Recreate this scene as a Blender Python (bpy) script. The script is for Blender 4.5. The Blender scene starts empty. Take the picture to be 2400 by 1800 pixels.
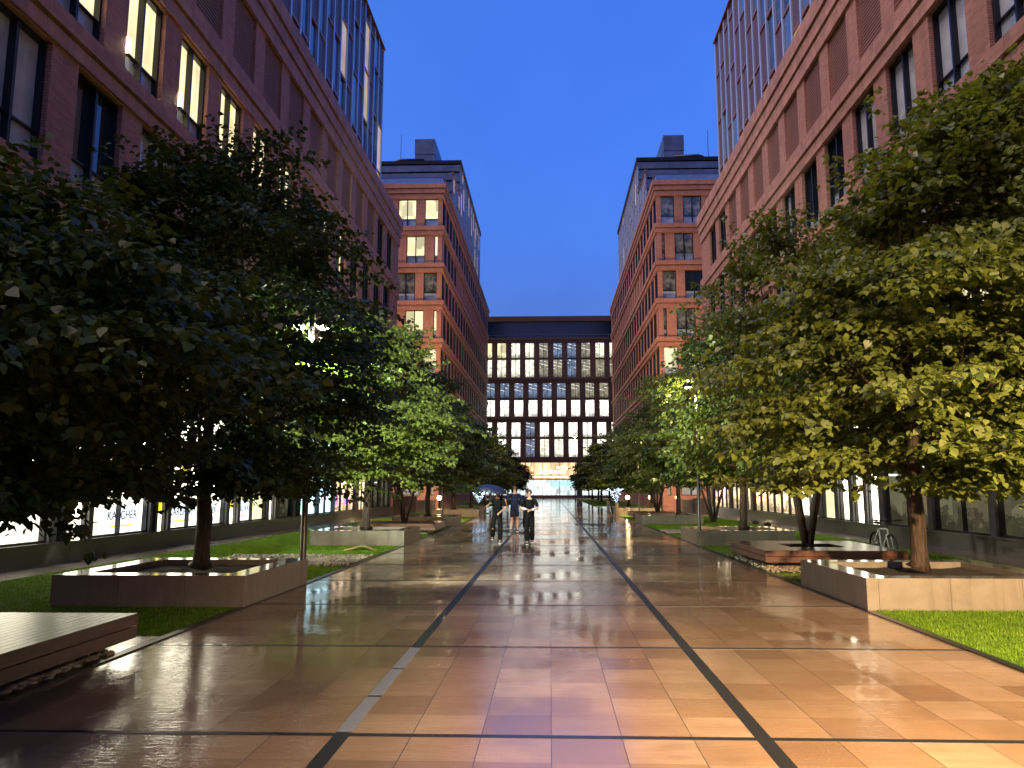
import bpy, math, random
import numpy as np
from mathutils import Vector, Matrix
S = bpy.context.scene
COL = S.collection
PI = math.pi
rnd = random.Random(7)

# ------------------------------------------------------------------ camera
F = 1800.0; CX = 1226.0; HCAM = 1.71
pitch = math.atan(247 / 1800.0); psi = math.radians(2.0)
fw = Vector((-math.sin(psi) * math.cos(pitch), math.cos(psi) * math.cos(pitch), math.sin(pitch)))
rt = Vector((math.cos(psi), math.sin(psi), 0)); up = rt.cross(fw)
cd = bpy.data.cameras.new('camera'); cam = bpy.data.objects.new('camera', cd); COL.objects.link(cam)
cd.sensor_width = 36; cd.lens = 36 * F / 2400; cd.shift_x = -(CX - 1200) / 2400
cd.clip_start = 0.1; cd.clip_end = 2000
m = Matrix((rt, up, -fw)).transposed().to_4x4(); m.translation = Vector((0, 0, HCAM)); cam.matrix_world = m
S.camera = cam

# ------------------------------------------------------------------ sky and light
W = bpy.data.worlds.new('World'); S.world = W; W.use_nodes = True
nt = W.node_tree; nt.nodes.clear()
wo = nt.nodes.new('ShaderNodeOutputWorld'); bg = nt.nodes.new('ShaderNodeBackground')
sky = nt.nodes.new('ShaderNodeTexSky'); sky.sky_type = 'NISHITA'; sky.sun_disc = False
SUN_EL = math.radians(2.0); SUN_ROT = math.radians(196)      # the afterglow is behind the camera
sky.sun_elevation = SUN_EL; sky.sun_rotation = SUN_ROT
sky.ozone_density = 6.0; sky.air_density = 1.6; sky.dust_density = 0.4
tint = nt.nodes.new('ShaderNodeMix'); tint.data_type = 'RGBA'; tint.blend_type = 'MULTIPLY'; tint.inputs[0].default_value = 1.0
tint.inputs[7].default_value = (1.42, 1.03, 1.55, 1)
nt.links.new(sky.outputs[0], tint.inputs[6])
tc = nt.nodes.new('ShaderNodeTexCoord'); cn = nt.nodes.new('ShaderNodeTexNoise'); cn.inputs['Scale'].default_value = 2.2; cn.inputs['Detail'].default_value = 5
nt.links.new(tc.outputs['Generated'], cn.inputs['Vector'])
cr_ = nt.nodes.new('ShaderNodeValToRGB'); cr_.color_ramp.elements[0].position = 0.3; cr_.color_ramp.elements[0].color = (0.82, 0.83, 0.88, 1); cr_.color_ramp.elements[1].position = 0.7; cr_.color_ramp.elements[1].color = (1.16, 1.10, 1.04, 1)
cm = nt.nodes.new('ShaderNodeMix'); cm.data_type = 'RGBA'; cm.blend_type = 'MULTIPLY'; cm.inputs[0].default_value = 1.0
nt.links.new(cn.outputs['Fac'], cr_.inputs[0]); nt.links.new(tint.outputs[2], cm.inputs[6]); nt.links.new(cr_.outputs[0], cm.inputs[7]); sz = nt.nodes.new('ShaderNodeSeparateXYZ'); nt.links.new(tc.outputs['Generated'], sz.inputs[0])
zr = nt.nodes.new('ShaderNodeValToRGB'); zr.color_ramp.elements[0].position = 0.05; zr.color_ramp.elements[0].color = (0.74, 0.76, 0.84, 1); zr.color_ramp.elements[1].position = 0.6; zr.color_ramp.elements[1].color = (1.4, 1.28, 1.16, 1)
cz = nt.nodes.new('ShaderNodeMix'); cz.data_type = 'RGBA'; cz.blend_type = 'MULTIPLY'; cz.inputs[0].default_value = 1.0
nt.links.new(sz.outputs[2], zr.inputs[0]); nt.links.new(cm.outputs[2], cz.inputs[6]); nt.links.new(zr.outputs[0], cz.inputs[7]); nt.links.new(cz.outputs[2], bg.inputs[0])
bg.inputs[1].default_value = 0.15
nt.links.new(bg.outputs[0], wo.inputs[0])
ld = bpy.data.lights.new('sun', 'SUN'); ld.energy = 0.90; ld.angle = math.radians(50); ld.color = (1.0, 0.80, 0.64)
sun = bpy.data.objects.new('sun', ld); COL.objects.link(sun)
sd = Vector((-0.60, -0.12, 0.95)).normalized()
sun.rotation_euler = sd.to_track_quat('Z', 'Y').to_euler()
S.view_settings.view_transform = 'Standard'; S.view_settings.look = 'None'
S.view_settings.exposure = 2.12; S.view_settings.gamma = 1.0
S.cycles.use_denoising = True
S.cycles.max_bounces = 6; S.cycles.diffuse_bounces = 2; S.cycles.glossy_bounces = 3
S.cycles.transmission_bounces = 3; S.cycles.transparent_max_bounces = 8
S.cycles.sample_clamp_indirect = 4.0; S.cycles.caustics_reflective = False; S.cycles.caustics_refractive = False
S.cycles.use_light_tree = True

# ------------------------------------------------------------------ helpers
def tag(o, label=None, cat=None, group=None, kind=None):
    if label: o['label'] = label
    if cat: o['category'] = cat
    if group: o['group'] = group
    if kind: o['kind'] = kind
    return o

def thing(name, label, cat, loc=(0, 0, 0), rz=0.0, group=None):
    o = bpy.data.objects.new(name, None); COL.objects.link(o)
    o.empty_display_size = 0.2
    o.location = loc; o.rotation_euler = (0, 0, rz)
    return tag(o, label, cat, group)

def link(name, me, parent=None, loc=(0, 0, 0), rot=(0, 0, 0)):
    o = bpy.data.objects.new(name, me); COL.objects.link(o)
    if parent: o.parent = parent
    o.location = loc; o.rotation_euler = rot
    return o

def copy_tree(o, parent=None):
    c = o.copy(); COL.objects.link(c); c.parent = parent
    for ch in [x for x in S.objects if x.parent == o]:
        copy_tree(ch, c)
    return c

class MB:
    def __init__(s): s.v = []; s.f = []; s.mi = []
    def face_block(s, vs, fs, mi=0):
        b = len(s.v); s.v += [tuple(v) for v in vs]; s.f += [tuple(i + b for i in f) for f in fs]; s.mi += [mi] * len(fs)
    def box(s, x0, x1, y0, y1, z0, z1, mi=0):
        x0, x1 = min(x0, x1), max(x0, x1); y0, y1 = min(y0, y1), max(y0, y1); z0, z1 = min(z0, z1), max(z0, z1)
        s.face_block([(x0, y0, z0), (x1, y0, z0), (x1, y1, z0), (x0, y1, z0), (x0, y0, z1), (x1, y0, z1), (x1, y1, z1), (x0, y1, z1)],
                     [(0, 3, 2, 1), (4, 5, 6, 7), (0, 1, 5, 4), (1, 2, 6, 5), (2, 3, 7, 6), (3, 0, 4, 7)], mi)
    def tube(s, pts, rad, n=8, cap=True, mi=0):
        pts = [Vector(p) for p in pts]
        if not hasattr(rad, '__len__'): rad = [rad] * len(pts)
        vs = []; fs = []
        ref = Vector((0.13, 0.31, 0.94))
        for i, p in enumerate(pts):
            d = (pts[min(i + 1, len(pts) - 1)] - pts[max(i - 1, 0)]).normalized()
            r = ref if abs(d.dot(ref)) < 0.95 else Vector((1, 0, 0))
            a = d.cross(r).normalized(); b = d.cross(a)
            for k in range(n):
                t = 2 * PI * k / n
                vs.append(p + (a * math.cos(t) + b * math.sin(t)) * rad[i])
        for i in range(len(pts) - 1):
            for k in range(n):
                k2 = (k + 1) % n
                fs.append((i * n + k, i * n + k2, (i + 1) * n + k2, (i + 1) * n + k))
        if cap:
            fs.append(tuple(range(n - 1, -1, -1))); L = (len(pts) - 1) * n; fs.append(tuple(range(L, L + n)))
        s.face_block(vs, fs, mi)
    def lathe(s, prof, c=(0, 0, 0), n=16, mi=0):
        vs = []; fs = []
        for (r, z) in prof:
            for k in range(n):
                t = 2 * PI * k / n; vs.append((c[0] + r * math.cos(t), c[1] + r * math.sin(t), c[2] + z))
        for i in range(len(prof) - 1):
            for k in range(n):
                k2 = (k + 1) % n; fs.append((i * n + k, i * n + k2, (i + 1) * n + k2, (i + 1) * n + k))
        s.face_block(vs, fs, mi)
    def mesh(s, name, mats, smooth=False):
        me = bpy.data.meshes.new(name); me.from_pydata(s.v, [], s.f)
        if not isinstance(mats, (list, tuple)): mats = [mats]
        for q in mats: me.materials.append(q)
        if len(mats) > 1: me.polygons.foreach_set('material_index', s.mi)
        if smooth: me.polygons.foreach_set('use_smooth', [True] * len(me.polygons))
        me.update(); return me
    def split(s, name, mats, parent=None, shift=None, cap=100):
        n = len(s.v) // 8; sh = shift or (0, 0, 0)
        for i in range(min(n, cap)):
            q = MB(); q.face_block(s.v[i * 8:i * 8 + 8], [tuple(j - i * 8 for j in f) for f in s.f[i * 6:i * 6 + 6]])
            q.build(name, mats, parent, shift=sh)
        if n > cap:
            q = MB(); q.face_block(s.v[cap * 8:], [tuple(j - cap * 8 for j in f) for f in s.f[cap * 6:]])
            tag(q.build(name, mats, parent, shift=sh), kind='stuff')
    def build(s, name, mats, parent=None, smooth=False, bevel=0.0, shift=None):
        if shift: s.v = [(a - shift[0], b - shift[1], c - shift[2]) for a, b, c in s.v]
        o = link(name, s.mesh(name, mats, smooth), parent)
        if bevel:
            md = o.modifiers.new('bevel', 'BEVEL'); md.width = bevel; md.segments = 2; md.limit_method = 'ANGLE'
        return o

def np_mesh(name, verts, nper, mat, smooth=False):
    """verts: (N*nper,3) array, one ngon of nper corners per group."""
    n = len(verts) // nper
    me = bpy.data.meshes.new(name); me.vertices.add(len(verts)); me.vertices.foreach_set('co', verts.astype(np.float32).ravel())
    me.loops.add(len(verts)); me.loops.foreach_set('vertex_index', np.arange(len(verts), dtype=np.int32))
    me.polygons.add(n); me.polygons.foreach_set('loop_start', np.arange(0, len(verts), nper, dtype=np.int32))
    me.polygons.foreach_set('loop_total', np.full(n, nper, dtype=np.int32))
    me.materials.append(mat); me.update(calc_edges=True); return me

# ------------------------------------------------------------------ materials
def new_mat(name):
    mt = bpy.data.materials.new(name); mt.use_nodes = True
    t = mt.node_tree; b = t.nodes['Principled BSDF']
    return mt, t, b

def N(t, ty, **kw):
    n = t.nodes.new(ty)
    for k, v in kw.items(): setattr(n, k, v)
    return n

def coords(t, obj=True):
    return N(t, 'ShaderNodeTexCoord').outputs['Object']

def geo_pos(t): return N(t, 'ShaderNodeNewGeometry').outputs['Position']

def noise(t, vec, scale, detail=4, rough=0.55):
    n = N(t, 'ShaderNodeTexNoise'); n.inputs['Scale'].default_value = scale; n.inputs['Detail'].default_value = detail
    n.inputs['Roughness'].default_value = rough
    if vec is not None: t.links.new(vec, n.inputs['Vector'])
    return n.outputs['Fac']

def ramp(t, fac, stops, interp='LINEAR'):
    r = N(t, 'ShaderNodeValToRGB'); r.color_ramp.interpolation = interp
    e = r.color_ramp.elements
    while len(e) < len(stops): e.new(0.5)
    for i, (p, c) in enumerate(stops):
        e[i].position = p; e[i].color = (c[0], c[1], c[2], 1) if hasattr(c, '__len__') else (c, c, c, 1)
    t.links.new(fac, r.inputs[0]); return r.outputs[0]

def bump(t, b, h, strength, dist=0.01, inp='Normal'):
    n = N(t, 'ShaderNodeBump'); n.inputs['Strength'].default_value = strength; n.inputs['Distance'].default_value = dist
    t.links.new(h, n.inputs['Height']); t.links.new(n.outputs[0], b.inputs[inp]); return n

def math_(t, op, a, b=None, c=None):
    n = N(t, 'ShaderNodeMath', operation=op)
    for i, x in enumerate((a, b, c)):
        if x is None: continue
        if isinstance(x, (int, float)): n.inputs[i].default_value = x
        else: t.links.new(x, n.inputs[i])
    return n.outputs[0]

def mix(t, fac, a, b, ty='RGBA', blend='MIX'):
    n = N(t, 'ShaderNodeMix', data_type=ty)
    if ty == 'RGBA': n.blend_type = blend
    i0, ia, ib, io = (0, 6, 7, 2) if ty == 'RGBA' else (0, 2, 3, 0)
    for i, x in ((i0, fac), (ia, a), (ib, b)):
        if isinstance(x, (int, float)): n.inputs[i].default_value = x
        elif isinstance(x, tuple): n.inputs[i].default_value = (x[0], x[1], x[2], 1)
        else: t.links.new(x, n.inputs[i])
    return n.outputs[io]

def simple(name, col, rough=0.5, metal=0.0, vary=0.12, scale=6.0, coat=0.0, bmp=0.0):
    mt, t, b = new_mat(name)
    c = coords(t); f = noise(t, c, scale)
    lo = tuple(x * (1 - vary) for x in col); hi = tuple(min(1, x * (1 + vary)) for x in col)
    t.links.new(ramp(t, f, [(0.3, lo), (0.7, hi)]), b.inputs['Base Color'])
    b.inputs['Roughness'].default_value = rough; b.inputs['Metallic'].default_value = metal
    if coat: b.inputs['Coat Weight'].default_value = coat; b.inputs['Coat Roughness'].default_value = 0.08
    if bmp: bump(t, b, noise(t, c, scale * 8), bmp, 0.01)
    return mt

def emissive(name, col, strength, sample='NONE'):
    mt, t, b = new_mat(name)
    b.inputs['Base Color'].default_value = (0.02, 0.02, 0.02, 1)
    b.inputs['Emission Color'].default_value = (*col, 1); b.inputs['Emission Strength'].default_value = strength
    mt.cycles.emission_sampling = sample
    return mt

def paving(name, wet=1.0, tx=0.49, ty=3.07 / 6, x0=-1.47, y0=5.64, cols=None, joint=0.006):
    mt, t, b = new_mat(name)
    p = geo_pos(t); sp = N(t, 'ShaderNodeSeparateXYZ'); t.links.new(p, sp.inputs[0])
    u = math_(t, 'DIVIDE', math_(t, 'SUBTRACT', sp.outputs[0], x0), tx)
    v = math_(t, 'DIVIDE', math_(t, 'SUBTRACT', sp.outputs[1], y0), ty)
    fu = math_(t, 'FLOOR', u); fv = math_(t, 'FLOOR', v)
    cb = N(t, 'ShaderNodeCombineXYZ'); t.links.new(fu, cb.inputs[0]); t.links.new(fv, cb.inputs[1])
    wn = N(t, 'ShaderNodeTexWhiteNoise', noise_dimensions='2D'); t.links.new(cb.outputs[0], wn.inputs['Vector'])
    cols = cols or [(0.0, (0.185, 0.110, 0.064)), (0.3, (0.25, 0.155, 0.088)), (0.6, (0.30, 0.195, 0.118)), (1.0, (0.36, 0.25, 0.165))]
    base = ramp(t, wn.outputs['Value'], cols)
    # veins and grain of the stone
    mp = N(t, 'ShaderNodeMapping'); mp.inputs['Scale'].default_value = (1.4, 5.0, 1); t.links.new(p, mp.inputs[0])
    t.links.new(wn.outputs['Color'], mp.inputs['Location'])
    vein = noise(t, mp.outputs[0], 1.6, 6, 0.62)
    base = mix(t, ramp(t, vein, [(0.42, 0.0), (0.75, 0.6)]), base, (0.24, 0.125, 0.052))
    grain = noise(t, p, 120, 3, 0.75)
    base = mix(t, 0.75, base, ramp(t, grain, [(0.34, 0.50), (0.66, 1.12)]), blend='MULTIPLY')
    dirt = noise(t, p, 0.9, 5, 0.6)
    base = mix(t, 0.55, base, ramp(t, dirt, [(0.3, 0.62), (0.65, 1.0)]), blend='MULTIPLY')
    # joints
    du = math_(t, 'MULTIPLY', math_(t, 'PINGPONG', u, 0.5), tx); dv = math_(t, 'MULTIPLY', math_(t, 'PINGPONG', v, 0.5), ty)
    j = math_(t, 'LESS_THAN', math_(t, 'MINIMUM', du, math_(t, 'MULTIPLY', dv, 2.0)), joint / 2)
    base = mix(t, j, base, (0.02, 0.014, 0.010))
    # standing water
    mpp = N(t, 'ShaderNodeMapping'); mpp.inputs['Scale'].default_value = (0.55, 0.30, 1); t.links.new(p, mpp.inputs[0])
    pn = noise(t, mpp.outputs[0], 1.0, 5, 0.55)
    pud = ramp(t, pn, [(0.45, 0.0), (0.56, 1.0)])
    lay = math_(t, 'MULTIPLY', math_(t, 'SUBTRACT', 1.0, pud), 1.0)
    base = mix(t, math_(t, 'MULTIPLY', pud, 0.40), base, (0.09, 0.056, 0.036))
    t.links.new(base, b.inputs['Base Color'])
    b.inputs['Roughness'].default_value = 0.45
    b.inputs['Specular IOR Level'].default_value = 0.5
    b.inputs['Coat Weight'].default_value = wet
    b.inputs['Coat IOR'].default_value = 1.7
    tile_r = math_(t, 'MULTIPLY', wn.outputs['Value'], 0.05)
    film = ramp(t, noise(t, mpp.outputs[0], 2.3, 4, 0.6), [(0.42, 0.0), (0.58, 1.0)])
    cr = math_(t, 'ADD', math_(t, 'MULTIPLY', math_(t, 'MULTIPLY', lay, film), math_(t, 'ADD', 0.05, tile_r)), 0.015)
    t.links.new(cr, b.inputs['Coat Roughness'])
    # rippled film of water
    mr = N(t, 'ShaderNodeMapping'); mr.inputs['Scale'].default_value = (5.0, 30.0, 1); t.links.new(p, mr.inputs[0])
    n1 = noise(t, mr.outputs[0], 1.0, 3, 0.6); n2 = noise(t, p, 60, 2, 0.5)
    h = math_(t, 'ADD', n1, math_(t, 'MULTIPLY', n2, 0.30))
    amp = math_(t, 'ADD', math_(t, 'MULTIPLY', lay, 0.80), 0.20)
    tilt = math_(t, 'MULTIPLY', wn.outputs['Value'], 0.0)
    h = math_(t, 'MULTIPLY', h, amp)
    bn = N(t, 'ShaderNodeBump'); bn.inputs['Strength'].default_value = 0.34; bn.inputs['Distance'].default_value = 0.010
    t.links.new(h, bn.inputs['Height']); t.links.new(bn.outputs[0], b.inputs['Coat Normal'])
    bump(t, b, math_(t, 'ADD', math_(t, 'MULTIPLY', grain, 0.3), math_(t, 'MULTIPLY', j, -1.0)), 0.25, 0.004)
    return mt

def brick(name, col, course=0.075, ribs=1.0):
    mt, t, b = new_mat(name)
    p = geo_pos(t); sp = N(t, 'ShaderNodeSeparateXYZ'); t.links.new(p, sp.inputs[0])
    rows = math_(t, 'DIVIDE', sp.outputs[2], course)
    fr = math_(t, 'FLOOR', rows)
    hz = math_(t, 'ADD', sp.outputs[0], sp.outputs[1])
    col_i = math_(t, 'FLOOR', math_(t, 'ADD', math_(t, 'DIVIDE', hz, 0.29), math_(t, 'MULTIPLY', fr, 0.5)))
    cb = N(t, 'ShaderNodeCombineXYZ'); t.links.new(fr, cb.inputs[0]); t.links.new(col_i, cb.inputs[1])
    wn = N(t, 'ShaderNodeTexWhiteNoise', noise_dimensions='2D'); t.links.new(cb.outputs[0], wn.inputs['Vector'])
    c0 = tuple(x * 0.80 for x in col); c1 = tuple(min(1, x * 1.15) for x in col)
    base = ramp(t, wn.outputs['Value'], [(0.0, c0), (1.0, c1)])
    base = mix(t, 0.5, base, ramp(t, noise(t, p, 0.35, 5), [(0.3, 0.62), (0.7, 1.0)]), blend='MULTIPLY')
    mpv = N(t, 'ShaderNodeMapping'); mpv.inputs['Scale'].default_value = (2.2, 2.2, 0.12); t.links.new(p, mpv.inputs[0])
    base = mix(t, 0.5, base, ramp(t, noise(t, mpv.outputs[0], 1.0, 4, 0.65), [(0.3, 0.6), (0.6, 1.0)]), blend='MULTIPLY')
    if ribs < 1:
        base = mix(t, math_(t, 'LESS_THAN', math_(t, 'PINGPONG', math_(t, 'DIVIDE', hz, 1.47), 0.5), 0.006), base, tuple(x * 0.25 for x in col))
    tri = math_(t, 'PINGPONG', rows, 0.5)
    groove = math_(t, 'LESS_THAN', tri, 0.10)
    base = mix(t, math_(t, 'MULTIPLY', groove, 0.7 * ribs), base, tuple(x * 0.3 for x in col))
    t.links.new(base, b.inputs['Base Color'])
    b.inputs['Roughness'].default_value = 0.62
    bump(t, b, tri, 0.7 * ribs, 0.02)
    return mt

def foliage(name, dark, light, tr=0.30, spec=0.45):
    mt, t, b = new_mat(name)
    c = coords(t)
    wn = N(t, 'ShaderNodeTexNoise'); wn.inputs['Scale'].default_value = 5.5; wn.inputs['Detail'].default_value = 3; t.links.new(c, wn.inputs['Vector'])
    col = ramp(t, wn.outputs['Fac'], [(0.30, dark), (0.62, light), (0.80, (light[0] * 1.5, light[1] * 1.2, light[2]))])
    t.links.new(col, b.inputs['Base Color'])
    b.inputs['Roughness'].default_value = 0.38; b.inputs['Specular IOR Level'].default_value = spec
    tl = N(t, 'ShaderNodeBsdfTranslucent'); mx = N(t, 'ShaderNodeMixShader'); mx.inputs[0].default_value = tr
    lc = mix(t, 1.0, col, (1.5, 1.6, 0.5), blend='MULTIPLY'); t.links.new(lc, tl.inputs[0])
    out = t.nodes['Material Output']
    t.links.new(b.outputs[0], mx.inputs[1]); t.links.new(tl.outputs[0], mx.inputs[2]); t.links.new(mx.outputs[0], out.inputs[0])
    return mt

def bark_mat():
    mt, t, b = new_mat('wet bark')
    c = coords(t); mp = N(t, 'ShaderNodeMapping'); mp.inputs['Scale'].default_value = (14, 14, 2.2); t.links.new(c, mp.inputs[0])
    f = noise(t, mp.outputs[0], 2.0, 5, 0.65)
    t.links.new(ramp(t, f, [(0.3, (0.012, 0.009, 0.007)), (0.7, (0.075, 0.048, 0.034))]), b.inputs['Base Color'])
    b.inputs['Roughness'].default_value = 0.42; bump(t, b, f, 0.9, 0.03)
    return mt

def concrete(name, col):
    mt, t, b = new_mat(name)
    p = geo_pos(t); sp = N(t, 'ShaderNodeSeparateXYZ'); t.links.new(p, sp.inputs[0])
    f = noise(t, p, 3.0, 6, 0.6); g = noise(t, p, 130, 2)
    base = ramp(t, f, [(0.3, tuple(x * 0.72 for x in col)), (0.7, col)])
    base = mix(t, 0.35, base, ramp(t, g, [(0.3, 0.6), (0.7, 1.0)]), blend='MULTIPLY')
    mp = N(t, 'ShaderNodeMapping'); mp.inputs['Scale'].default_value = (5, 5, 0.5); t.links.new(p, mp.inputs[0])
    st = noise(t, mp.outputs[0], 1.2, 4, 0.7)
    base = mix(t, 0.55, base, ramp(t, st, [(0.28, 0.45), (0.5, 1.0)]), blend='MULTIPLY')
    # slab joints
    hz = math_(t, 'ADD', sp.outputs[0], sp.outputs[1])
    j = math_(t, 'LESS_THAN', math_(t, 'PINGPONG', hz, 0.5), 0.004)
    base = mix(t, j, base, (0.05, 0.04, 0.03))
    t.links.new(base, b.inputs['Base Color'])
    nrm = N(t, 'ShaderNodeNewGeometry'); sn = N(t, 'ShaderNodeSeparateXYZ'); t.links.new(nrm.outputs['Normal'], sn.inputs[0])
    b.inputs['Roughness'].default_value = 0.4
    t.links.new(math_(t, 'MAXIMUM', sn.outputs[2], 0.0), b.inputs['Coat Weight'])
    b.inputs['Coat Roughness'].default_value = 0.10
    bump(t, b, math_(t, 'ADD', g, f), 0.25, 0.004)
    return mt

def wood(name, col, axis='Y', pitch=0.095, coat=1.0):
    mt, t, b = new_mat(name)
    p = geo_pos(t); sp = N(t, 'ShaderNodeSeparateXYZ'); t.links.new(p, sp.inputs[0])
    mp = N(t, 'ShaderNodeMapping'); mp.inputs['Scale'].default_value = (1.5, 14, 14) if axis == 'X' else (14, 1.5, 14); t.links.new(p, mp.inputs[0])
    f = noise(t, mp.outputs[0], 2.0, 5, 0.6)
    base = ramp(t, f, [(0.3, tuple(x * 0.55 for x in col)), (0.7, col)])
    t.links.new(base, b.inputs['Base Color']); b.inputs['Roughness'].default_value = 0.35
    b.inputs['Coat Weight'].default_value = coat * 0.35; b.inputs['Coat Roughness'].default_value = 0.08
    bump(t, b, f, 0.3, 0.006)
    bn = N(t, 'ShaderNodeBump'); bn.inputs['Strength'].default_value = 0.8; bn.inputs['Distance'].default_value = 0.012
    t.links.new(noise(t, p, 28, 2), bn.inputs['Height']); t.links.new(bn.outputs[0], b.inputs['Coat Normal'])
    return mt

def glass_dark(name, col=(0.012, 0.016, 0.022), rough=0.03, ior=1.9, vary=None):
    mt, t, b = new_mat(name)
    c = coords(t)
    if vary:
        f = noise(t, c, 1.3, 3); t.links.new(ramp(t, f, [(0.35, col), (0.65, vary)]), b.inputs['Base Color'])
    else: b.inputs['Base Color'].default_value = (*col, 1)
    b.inputs['Roughness'].default_value = rough; b.inputs['IOR'].default_value = ior
    bump(t, b, noise(t, geo_pos(t), 0.8, 1), 0.04, 0.05)
    return mt

def lit_pane(name, col, strength, kind='blind', seed=0):
    """A lit room seen through the pane: blinds or ceiling strips and clutter; object space, x 0..w, z 0..h."""
    mt, t, b = new_mat(name)
    c = coords(t); oi = N(t, 'ShaderNodeObjectInfo')
    add = N(t, 'ShaderNodeVectorMath', operation='ADD'); t.links.new(c, add.inputs[0])
    cmb = N(t, 'ShaderNodeCombineXYZ'); k = math_(t, 'MULTIPLY', oi.outputs['Random'], 37.0)
    t.links.new(k, cmb.inputs[0]); t.links.new(k, cmb.inputs[2]); t.links.new(cmb.outputs[0], add.inputs[1])
    v = add.outputs[0]; sp = N(t, 'ShaderNodeSeparateXYZ'); t.links.new(v, sp.inputs[0])
    s0 = N(t, 'ShaderNodeSeparateXYZ'); t.links.new(c, s0.inputs[0])
    if kind == 'blind':
        mp = N(t, 'ShaderNodeMapping'); mp.inputs['Scale'].default_value = (7.0, 1, 0.25); t.links.new(v, mp.inputs[0])
        f = noise(t, mp.outputs[0], 1.0, 3, 0.5)
        g = noise(t, v, 0.9, 2)
        fac = math_(t, 'MULTIPLY', ramp(t, f, [(0.30, 0.55), (0.65, 1.0)]), ramp(t, g, [(0.25, 0.5), (0.7, 1.1)]))
        colr = mix(t, fac, tuple(x * 0.25 for x in col), col)
    else:
        mp = N(t, 'ShaderNodeMapping'); mp.inputs['Scale'].default_value = (1.3, 1, 1.1) if kind == 'office' else (0.9, 1, 0.5); t.links.new(v, mp.inputs[0])
        vo = N(t, 'ShaderNodeTexVoronoi', distance='CHEBYCHEV'); vo.inputs['Scale'].default_value = 1.3; t.links.new(mp.outputs[0], vo.inputs['Vector'])
        low = ramp(t, s0.outputs[2], [(0.0, 0.55), (0.33, 0.8), (1.0, 1.0)])
        wht = ramp(t, vo.outputs['Color'], [(0.12, 0.34), (0.8, 1.15)])
        fac = math_(t, 'MULTIPLY', low, wht)
        # desks, plants and chairs against the light, at the foot of the window
        cl = noise(t, v, 2.6, 4, 0.6)
        foot = math_(t, 'LESS_THAN', s0.outputs[2], math_(t, 'MULTIPLY', math_(t, 'SUBTRACT', cl, 0.35), 3.2))
        fac = math_(t, 'MULTIPLY', fac, mix(t, foot, 1.0, 0.30, ty='FLOAT'))
        colr = mix(t, fac, tuple(x * 0.12 for x in col), col)
        if kind == 'office':
            strip = math_(t, 'LESS_THAN', math_(t, 'PINGPONG', math_(t, 'ADD', s0.outputs[2], math_(t, 'MULTIPLY', sp.outputs[0], 0.25)), 0.34), 0.035)
            seg = math_(t, 'GREATER_THAN', noise(t, v, 1.7, 0), 0.48)
            strip = math_(t, 'MULTIPLY', math_(t, 'MULTIPLY', strip, seg), math_(t, 'GREATER_THAN', s0.outputs[2], 1.5))
            colr = mix(t, strip, colr, (1.9, 1.9, 1.8))
    t.links.new(colr, b.inputs['Emission Color']); b.inputs['Emission Strength'].default_value = strength * 0.27
    b.inputs['Base Color'].default_value = (0.02, 0.02, 0.02, 1); b.inputs['Roughness'].default_value = 0.05
    mt.cycles.emission_sampling = 'NONE'
    return mt

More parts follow.
